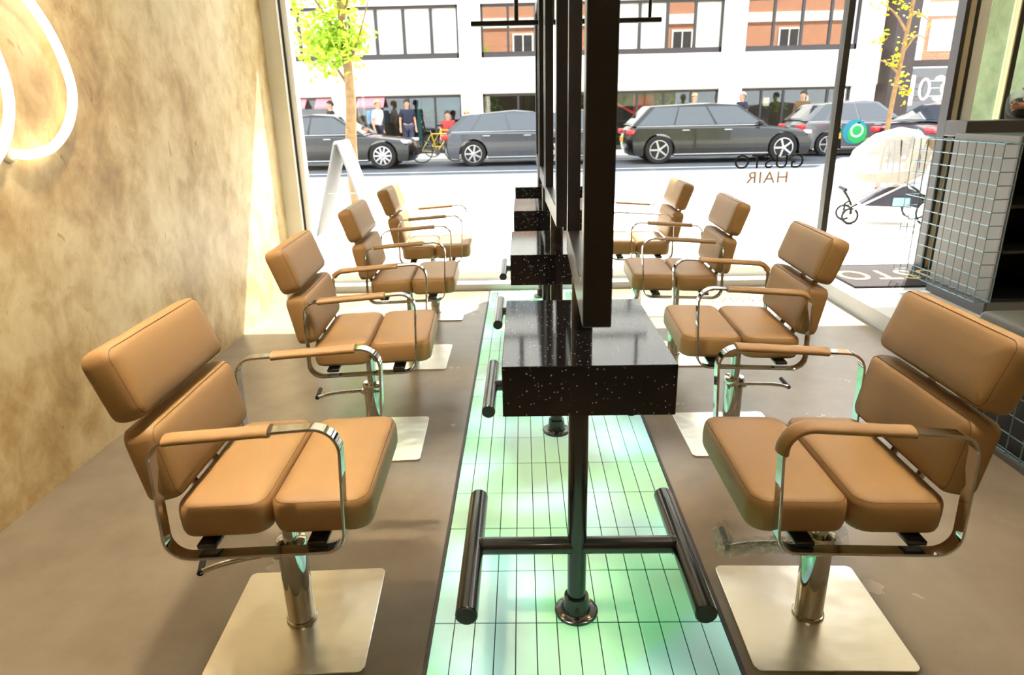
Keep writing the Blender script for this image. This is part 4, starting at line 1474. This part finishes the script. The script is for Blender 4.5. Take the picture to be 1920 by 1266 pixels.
def bicycle(loc, rz, label, paint):
    e = tag(empty('bicycle', loc, rz), label, 'bicycle', 'bicycles between the parked cars')
    for x in (-0.52, 0.52):
        wv = MB().tube([(x + 0.33 * math.cos(2 * PI * i / 28), 0, 0.345 + 0.33 * math.sin(2 * PI * i / 28)) for i in range(28)], 0.016, 8, True).build('wheel', 'tyre', e)
        mb = MB()
        for k in range(12):
            a = PI * k / 6
            mb.cyl((x, 0, 0.345), (x + 0.32 * math.cos(a), 0, 0.345 + 0.32 * math.sin(a)), 0.0025, 4)
        mb.lathe([(0.02, -0.04), (0.025, 0), (0.02, 0.04)], 10, (x, 0, 0.345), 'Y')
        mb.build('spokes', 'alloy', wv)
    bb_, hd, st_ = (-0.05, 0, 0.30), (0.36, 0, 0.80), (-0.20, 0, 0.82)
    MB().cyl(bb_, hd, 0.02, 10).cyl(st_, hd, 0.018, 10).cyl(bb_, st_, 0.018, 10).cyl(bb_, (-0.52, 0, 0.345), 0.011, 8).cyl(st_, (-0.52, 0, 0.345), 0.011, 8).build('frame', paint, e)
    MB().tube([(0.52, 0, 0.345), (0.40, 0, 0.72), (0.34, 0, 0.92)], 0.015, 10).build('fork', paint, e)
    MB().tube([(0.44, -0.25, 0.97), (0.36, -0.12, 0.96), (0.34, 0, 0.94), (0.36, 0.12, 0.96), (0.44, 0.25, 0.97)], 0.012, 8).build('handlebar', 'tyre', e)
    MB().cyl(st_, (-0.24, 0, 0.94), 0.012, 8).build('seat_post', 'alloy', e)
    MB().rbox((-0.24, 0, 0.955), (0.25, 0.12, 0.05), 0.02, 2).build('saddle', 'tyre', e)
    MB().lathe([(0.09, -0.005), (0.09, 0.005)], 18, (-0.05, -0.03, 0.30), 'Y').build('chainring', 'alloy', e)
    return e


bicycle((-2.62, 20.75, RZ), R(25), 'yellow bicycle parked between the black saloon and grey hatchback', 'bike_yellow')
bicycle((-2.45, 21.6, PZ), R(-20), 'yellow bicycle further back on the far pavement', 'bike_yellow')
bicycle((2.32, 20.3, RZ), R(78), 'pale bicycle behind the rear of the black estate car', 'bike_grey')

# ------------------------------------------------------------------ pedestrians
def ped(x, y, rz, label, shirt, trousers, hair, **kw):
    return person((x, y, PZ - kw.pop('drop', 0.0)), R(rz), label, shirt, trousers, hair, **kw)


p = ped(-4.78, 22.6, 70, 'pedestrian in white shirt with blue backpack behind the black saloon', 'cloth_white', 'cloth_navy', 'hair_blond', lean=0.08)
MB().rbox((0, 0.20, 1.22), (0.30, 0.16, 0.42), 0.05, 2).build('backpack', 'cloth_blue', p)
ped(-6.25, 22.7, -60, 'pedestrian in black beside the pillar behind the black saloon', 'cloth_black', 'cloth_black', 'hair_dark')
ped(-3.85, 23.0, 20, 'pedestrian in dark blue standing in front of the dark shop', 'cloth_navy', 'cloth_jeans', 'hair_dark')
ped(-2.55, 23.1, 0, 'person in red top sitting outside the teal shop', 'cloth_red', 'cloth_jeans', 'hair_dark', drop=0.37, seated=True)
ped(-1.93, 23.1, 10, 'person in white top sitting outside the teal shop', 'cloth_white', 'cloth_jeans', 'hair_blond', drop=0.37, seated=True)
for xs in (-2.55, -1.93):
    e = tag(empty('cafe_stool', (xs, 23.12, PZ)), 'wooden stool under the person in %s top' % ('red' if xs < -2.3 else 'white'), 'stool')
    MB().lathe([(0.17, 0.40), (0.18, 0.41), (0.18, 0.435), (0.17, 0.44)], 18).build('seat', 'bark', e)
    for k in range(4):
        a = R(45 + 90 * k)
        MB().cyl((0.11 * math.cos(a), 0.11 * math.sin(a), 0.41), (0.17 * math.cos(a), 0.17 * math.sin(a), 0), 0.015, 6).build('leg', 'bark', e)
ped(6.80, 22.6, -70, 'grey haired pedestrian in navy holding a phone behind the estate car', 'cloth_navy', 'cloth_black', 'hair_grey', arms={'l': [(0.25, -0.02, 1.13), (0.12, -0.24, 1.18), (0.08, -0.30, 1.21)]})
ped(8.78, 22.8, -40, 'pedestrian in brown coat and dark hat behind the parked cars', 'cloth_brown', 'cloth_black', 'hair_dark', long_sleeve=True)
ped(5.45, 23.2, 20, 'pedestrian in white seen over the roof of the estate car', 'cloth_white', 'cloth_jeans', 'hair_blond')

# ------------------------------------------------------------------ street trees


def tree(name, label, base, trunk_pts, r0, r1, blobs, nleaf, lsize, lmat, seed, branches=()):
    e = tag(empty(name, base), label, 'tree')
    rnd = random.Random(seed)
    P = catmull(trunk_pts, 5)
    MB().tube(P, r0, 10, rr=[r0 + (r1 - r0) * i / (len(P) - 1) for i in range(len(P))]).build('trunk', 'bark', e)
    for br in branches:
        Q = catmull(br, 4)
        MB().tube(Q, 0.02, 6, rr=[0.024 * (1 - 0.75 * i / (len(Q) - 1)) for i in range(len(Q))]).build('branch', 'bark', e)
    mb = MB()
    for k in range(nleaf):
        b_ = rnd.choice(blobs)
        c = Vector(b_[0]) + Vector((rnd.gauss(0, 1), rnd.gauss(0, 1), rnd.gauss(0, 1))) * b_[1] * 0.5
        mm = Matrix.Rotation(rnd.uniform(0, 6.28), 3, 'Z') @ Matrix.Rotation(rnd.gauss(0.3, 0.6), 3, 'X') @ Matrix.Rotation(rnd.gauss(0, 0.5), 3, 'Y')
        s = lsize * rnd.uniform(0.7, 1.3)
        vs = [mm @ Vector(v) * s + c for v in ((0, -0.5, 0), (0.32, -0.1, 0.08), (0.22, 0.3, 0.05), (0, 0.55, -0.08), (-0.22, 0.3, 0.05), (-0.32, -0.1, 0.08))]
        mb.add(vs, [(0, 1, 2, 3), (0, 3, 4, 5)])
    o = mb.build('leaves', lmat, e, None)
    o['kind'] = 'stuff'
    return e


rnd = random.Random(11)
bl = []
for k in range(26):
    z = rnd.uniform(1.95, 4.3)
    rad = 0.62 if z > 2.35 else 0.36
    a = rnd.uniform(0, 6.28)
    q = rnd.uniform(0.1, 1) * rad
    bl.append(((0.0 + q * math.cos(a) - 0.06, q * math.sin(a), z), rnd.uniform(0.22, 0.4)))
tree('street_tree', 'young street tree with bright green leaves outside the window by the white jamb', (-2.5, 9.6, PZ), [(0.04, 0, 0), (0.0, 0, 0.8), (0.06, 0, 1.6), (0.04, 0, 2.6), (0.02, 0, 3.9)], 0.10, 0.035, bl, 3000, 0.085, 'leaf', 2,
     [[(0.05, 0, 1.7), (-0.2, 0.05, 2.1), (-0.45, 0.1, 2.5)], [(0.05, 0, 1.9), (0.25, -0.05, 2.3), (0.42, 0, 2.8)], [(0.04, 0, 2.2), (-0.25, 0, 2.7), (-0.5, -0.1, 3.2)], [(0.04, 0, 2.5), (0.2, 0.1, 3.0), (0.4, 0.1, 3.5)]])
tree('street_tree', 'thin street tree with sparse yellow leaves in front of the dark pier', (6.0, 12.0, RZ), [(0, 0, 0), (0.02, 0, 1.2), (0.08, 0, 2.2), (0.14, 0, 3.2), (0.2, 0, 4.0)], 0.045, 0.02,
     [((0.1, 0, 1.75), 0.16), ((0.2, 0, 1.55), 0.12), ((-0.05, 0, 2.05), 0.12), ((0.0, 0, 2.85), 0.2), ((0.3, 0, 2.7), 0.2), ((0.05, 0, 3.2), 0.3), ((-0.35, 0, 2.95), 0.16), ((-0.3, 0, 2.4), 0.12), ((0.1, 0, 2.4), 0.14)], 170, 0.07, 'leaf_yellow', 4,
     [[(0.05, 0, 1.7), (0.22, 0, 1.62), (0.34, 0, 1.52)], [(0.05, 0, 1.9), (-0.15, 0, 2.05), (-0.3, 0, 2.1)], [(0.08, 0, 2.2), (0.25, 0, 2.45), (0.42, 0, 2.4)], [(0.1, 0, 2.5), (-0.15, 0, 2.8), (-0.4, 0, 2.95)], [(0.12, 0, 2.8), (0.3, 0, 2.75), (0.45, 0, 2.65)]])

# ------------------------------------------------------------------ A-board and pram on the near pavement
e = tag(empty('sandwich_board', (-2.22, 8.05, PZ)), 'white sandwich board standing on the pavement outside the window', 'sign')
for s, nm in ((-1, 'board_panel'), (1, 'board_panel')):
    pan = MB().rbox((s * 0.17, 0, 0.54), (0.025, 0.56, 1.08), 0.006, 1, ry=R(-s * 16.5)).build(nm, 'board_grey', e)
    MB().rbox((s * 0.185, 0, 0.55), (0.012, 0.46, 0.86), 0.003, 1, ry=R(-s * 16.5)).build('face_sheet', 'board_white', pan)
MB().cyl((0, -0.29, 1.06), (0, 0.29, 1.06), 0.018, 10).build('hinge_bar', 'alloy', e)
MB().cyl((-0.16, -0.2, 0.5), (0.16, -0.2, 0.5), 0.005, 6).build('stay_chain', 'alloy', e)


def pram():
    e = tag(empty('pushchair', (4.16, 8.15, PZ), R(-12)), 'pushchair under a clear rain cover outside the doorway', 'pushchair')
    # local +x towards the handle
    for (x, y, r) in ((-0.42, -0.16, 0.085), (-0.42, 0.16, 0.085), (0.40, -0.26, 0.15), (0.40, 0.26, 0.15)):
        wv = MB().tube([(x + r * math.cos(2 * PI * i / 24), y, r + 0.012 + r * math.sin(2 * PI * i / 24)) for i in range(24)], 0.014, 8, True).build('wheel', 'tyre', e)
        mb = MB()
        for k in range(6):
            a = 2 * PI * k / 6
            mb.cyl((x, y, r + 0.012), (x + r * 0.95 * math.cos(a), y, r + 0.012 + r * 0.95 * math.sin(a)), 0.005, 5)
        mb.lathe([(0.025, -0.03), (0.03, 0), (0.025, 0.03)], 10, (x, y, r + 0.012), 'Y')
        mb.build('wheel_hub', 'alloy', wv)
    for y in (-0.2, 0.2):
        MB().tube([(-0.40, y * 0.8, 0.16), (-0.33, y, 0.22), (0.10, y, 0.46), (0.30, y, 0.58), (0.62, y, 0.90), (0.72, y, 0.98)], 0.013, 8).build('chassis_tube', 'alloy', e)
        MB().tube([(0.40, y * 1.25, 0.16), (0.25, y, 0.40), (0.10, y, 0.50)], 0.013, 8).build('chassis_tube', 'tyre', e)
        MB().tube([(-0.42, y * 0.8, 0.10), (-0.42, y * 0.8, 0.2), (-0.36, y * 0.9, 0.24)], 0.014, 8).build('front_fork', 'tyre', e)
    MB().cyl((0.72, -0.2, 0.98), (0.72, 0.2, 0.98), 0.016, 10).build('handle_bar', 'tyre', e)
    MB().tube([(-0.50, -0.15, 0.40), (-0.52, 0, 0.41), (-0.50, 0.15, 0.40)], 0.02, 8).build('foot_rest', 'tyre', e)
    MB().tube([(-0.50, 0, 0.40), (-0.42, 0, 0.28), (-0.38, 0, 0.2)], 0.014, 8).build('foot_rest_stem', 'tyre', e)
    # basket
    MB().prism([(-0.28, 0.22), (0.30, 0.20), (0.36, 0.34), (0.12, 0.44), (-0.10, 0.34)], -0.18, 0.18).build('basket', 'pram_fabric', e)
    MB().rbox((0.10, -0.19, 0.27), (0.18, 0.03, 0.10), 0.01, 1).build('pocket', 'box_blue', e)
    # seat shell
    MB().prism([(-0.34, 0.50), (0.18, 0.46), (0.30, 0.56), (0.36, 0.98), (0.28, 1.0), (0.16, 0.62), (-0.32, 0.58)], -0.17, 0.17).build('seat_shell', 'pram_beige', e)
    # hood ribs and rain cover dome
    for a in (35, 75, 112):
        MB().tube([(0.10 + 0.42 * math.cos(R(a)), 0.24 * math.cos(R(t_)), 0.58 + 0.50 * math.sin(R(a)) * math.sin(R(t_))) for t_ in range(0, 181, 15)], 0.008, 6).build('hood_rib', 'pram_fabric', e)
    MB().tube([(0.02, -0.245, 0.50), (0.0, -0.20, 0.95), (0.02, 0, 1.06), (0.0, 0.20, 0.95), (0.02, 0.245, 0.50)], 0.007, 6).build('cover_seam', 'tyre', e)
    prof = [(-0.46, 0.44), (-0.50, 0.60), (-0.42, 0.84), (-0.22, 1.02), (0.02, 1.09), (0.22, 1.05), (0.38, 0.86), (0.42, 0.62), (0.36, 0.46)]
    vs, fs = [], []
    nl = 11
    rnd = random.Random(9)
    for (x, z) in prof:
        for j in range(nl):
            t_ = -1 + 2 * j / (nl - 1)
            wv = 0.27 * (1 - 0.35 * max(0, (z - 0.7)) / 0.4)
            zz = z - (0.10 * abs(t_) ** 3 if z > 0.7 else 0) + rnd.uniform(-0.012, 0.012)
            vs.append((x * (1 - 0.06 * abs(t_) ** 2) + rnd.uniform(-0.012, 0.012), wv * t_ + rnd.uniform(-0.008, 0.008), zz))
    k = len(prof)
    fs = [(i * nl + j, i * nl + j + 1, (i + 1) * nl + j + 1, (i + 1) * nl + j) for i in range(k - 1) for j in range(nl - 1)]
    fs.append(tuple(i * nl for i in range(k)))
    fs.append(tuple(i * nl + nl - 1 for i in reversed(range(k))))
    MB().add(vs, fs).build('rain_cover', 'rain_cover', e, 40)
    return e


pram()
